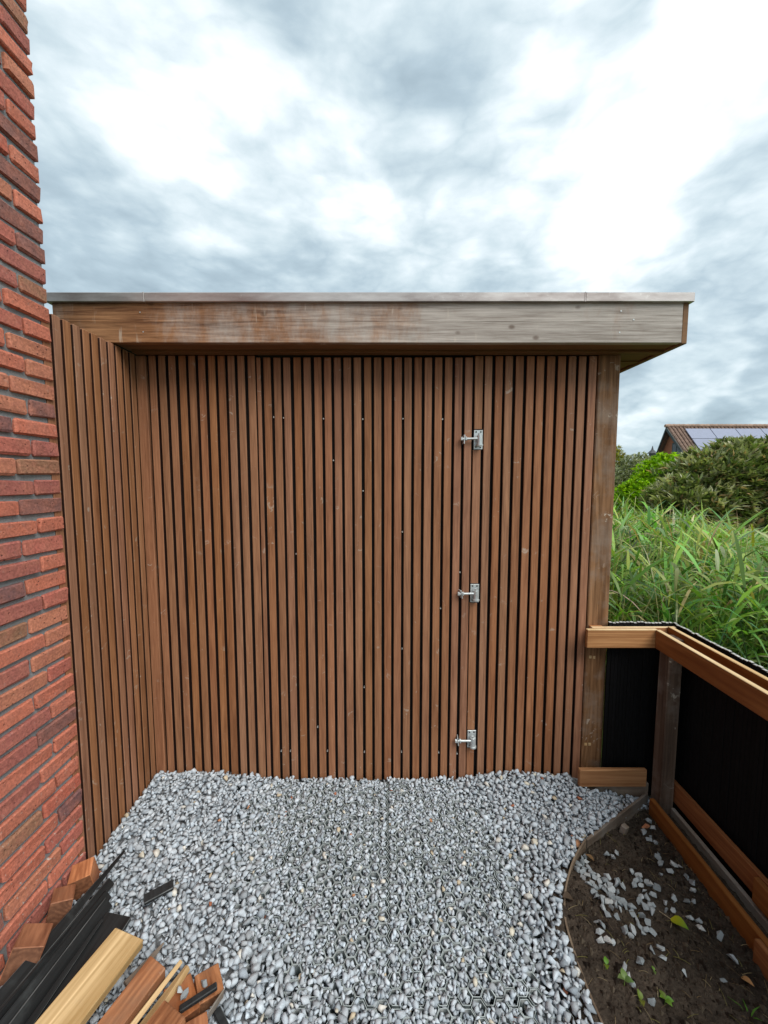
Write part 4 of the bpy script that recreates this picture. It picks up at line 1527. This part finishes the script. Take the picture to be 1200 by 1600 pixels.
def build_far_house():
    h = empty('distant_house', (19.6, 27.9, -0.16))
    tag(h, 'brick house with tiled gable roof and solar panels beyond the shrubs', 'house')
    Z = 0.16
    ap = 5.10 + Z
    ny, nz = -3.0, ap - 3.25           # near eave
    fy, fz = 1.35, ap - 2.75           # far eave
    LEN = 14.0
    # walls
    V = [(0.35, ny + 0.3, 0), (0.35, fy - 0.1, 0), (0.35, fy - 0.1, fz + 0.1), (0.35, 0, ap - 0.25), (0.35, ny + 0.3, nz + 0.1)]
    V2 = [(LEN, v[1], v[2]) for v in V]
    F = [(0, 1, 2, 3, 4), (9, 8, 7, 6, 5), (0, 4, 9, 5), (1, 6, 7, 2)]
    mesh_obj('wall', V + V2, F, 'house_brick', h)
    # roof slabs
    def slab(name, ya, za, yb, zb, th, m, x0=0.0, x1=LEN + 0.3):
        V = [(x0, ya, za), (x1, ya, za), (x1, yb, zb), (x0, yb, zb), (x0, ya, za - th), (x1, ya, za - th), (x1, yb, zb - th), (x0, yb, zb - th)]
        return mesh_obj(name, V, [(0, 1, 2, 3), (7, 6, 5, 4), (0, 4, 5, 1), (1, 5, 6, 2), (2, 6, 7, 3), (3, 7, 4, 0)], m, h)
    slab('roof', 0, ap, ny, nz, 0.1, 'roof_tile', 0.0)
    slab('roof', 0, ap, fy, fz, 0.1, 'roof_tile', 0.0)
    # tiles: rows and columns as raised pans on the visible slope, one shared mesh
    L = math.hypot(ny, nz - ap)
    ux, uz = ny / L, (nz - ap) / L
    nrm = Vector((0, -uz, ux)) * (1 if ux < 0 else 1)
    nrm = Vector((0, uz, -ux)) if uz > 0 else Vector((0, uz, -ux))
    bm = bmesh.new()
    cyl_bm(bm, (0.0, 0, 0), (0.0, ux * 0.36, uz * 0.36), 0.065, 6, 0.075)
    tm = bpy.data.meshes.new('tile')
    bm.to_mesh(tm)
    bm.free()
    tm.materials.append(MATS['roof_tile'])
    k = 0
    for r in range(12):
        for c in range(48):
            x = 0.1 + c * 0.26
            if r > 0 and x > 1.0:
                continue
            if k >= 300:
                break
            o = bpy.data.objects.new('tile', tm)
            o.location = (x, ux * 0.34 * r, ap + 0.03 + uz * 0.34 * r)
            link(o, h)
            k += 1
    bm = bmesh.new()
    cyl_bm(bm, (-0.17, 0, 0), (0.17, 0, 0), 0.11, 8, 0.135)
    rm = bpy.data.meshes.new('ridge_tile')
    bm.to_mesh(rm)
    bm.free()
    rm.materials.append(MATS['ridge_tile'])
    for c in range(42):
        o = bpy.data.objects.new('ridge_tile', rm)
        o.location = (0.05 + c * 0.33, 0, ap + 0.05)
        link(o, h)
    # barge boards on the gable
    for (yy, zz) in ((ny, nz), (fy, fz)):
        V = [(-0.06, 0, ap - 0.02), (0.0, 0, ap - 0.02), (0.0, yy, zz - 0.02), (-0.06, yy, zz - 0.02), (-0.06, 0, ap - 0.24), (0.0, 0, ap - 0.24), (0.0, yy, zz - 0.24), (-0.06, yy, zz - 0.24)]
        mesh_obj('barge_board', V, [(0, 1, 2, 3), (7, 6, 5, 4), (0, 4, 5, 1), (1, 5, 6, 2), (2, 6, 7, 3), (3, 7, 4, 0)], 'barge_paint', h)
    # gable window
    w = box('window', (0.29, -1.15, ap - 2.2), (0.36, -0.2, ap - 1.15), 'barge_paint', h, 0.01)
    box('pane', (0.275, -1.05, ap - 2.1), (0.289, -0.72, ap - 1.25), 'window_glass', w, 0)
    box('pane', (0.275, -0.63, ap - 2.1), (0.289, -0.30, ap - 1.25), 'window_glass', w, 0)
    # solar panels in rows of three
    def panel(x0, x1, a, b):
        pts = []
        for (t, lift) in ((a, 0.16), (b, 0.16)):
            for x in (x0, x1):
                pts.append(Vector((x, ux * t, ap + uz * t)) + Vector((0, uz, -ux)) * -0.0 + Vector((0, -0.10, 0.10)))
        th = Vector((0, -0.03, 0.03))
        V = [pts[0], pts[1], pts[3], pts[2]]
        V = V + [p - th for p in V]
        p = mesh_obj('solar_panel', [tuple(v) for v in V], [(0, 3, 2, 1), (4, 5, 6, 7), (0, 1, 5, 4), (1, 2, 6, 5), (2, 3, 7, 6), (3, 0, 4, 7)], 'solar_glass', h)
        return p
    for i in range(6):
        for j in range(3):
            if i == 1 and j >= 1 or i > 1 and j > 0:
                continue
            panel(1.02 + i * 1.72, 1.02 + i * 1.72 + 1.67, 0.38 + j * 1.03, 0.38 + j * 1.03 + 0.99)


build_far_house()


def build_turret():
    e = empty('roof_turret', (46.9, 70, -0.5))
    tag(e, 'tiny dark pointed turret roof far behind the grey green bush', 'turret')
    bm = bmesh.new()
    cyl_bm(bm, (0, 0, 0), (0, 0, 6.4), 0.5, 8)
    bm_obj('tower', bm, 'slate', e)
    bm = bmesh.new()
    cyl_bm(bm, (0, 0, 6.4), (0, 0, 7.0), 0.8, 8, 0.25)
    cyl_bm(bm, (0, 0, 7.0), (0, 0, 7.7), 0.2, 8, 0.04)
    bm_obj('roof', bm, 'slate', e)


build_turret()
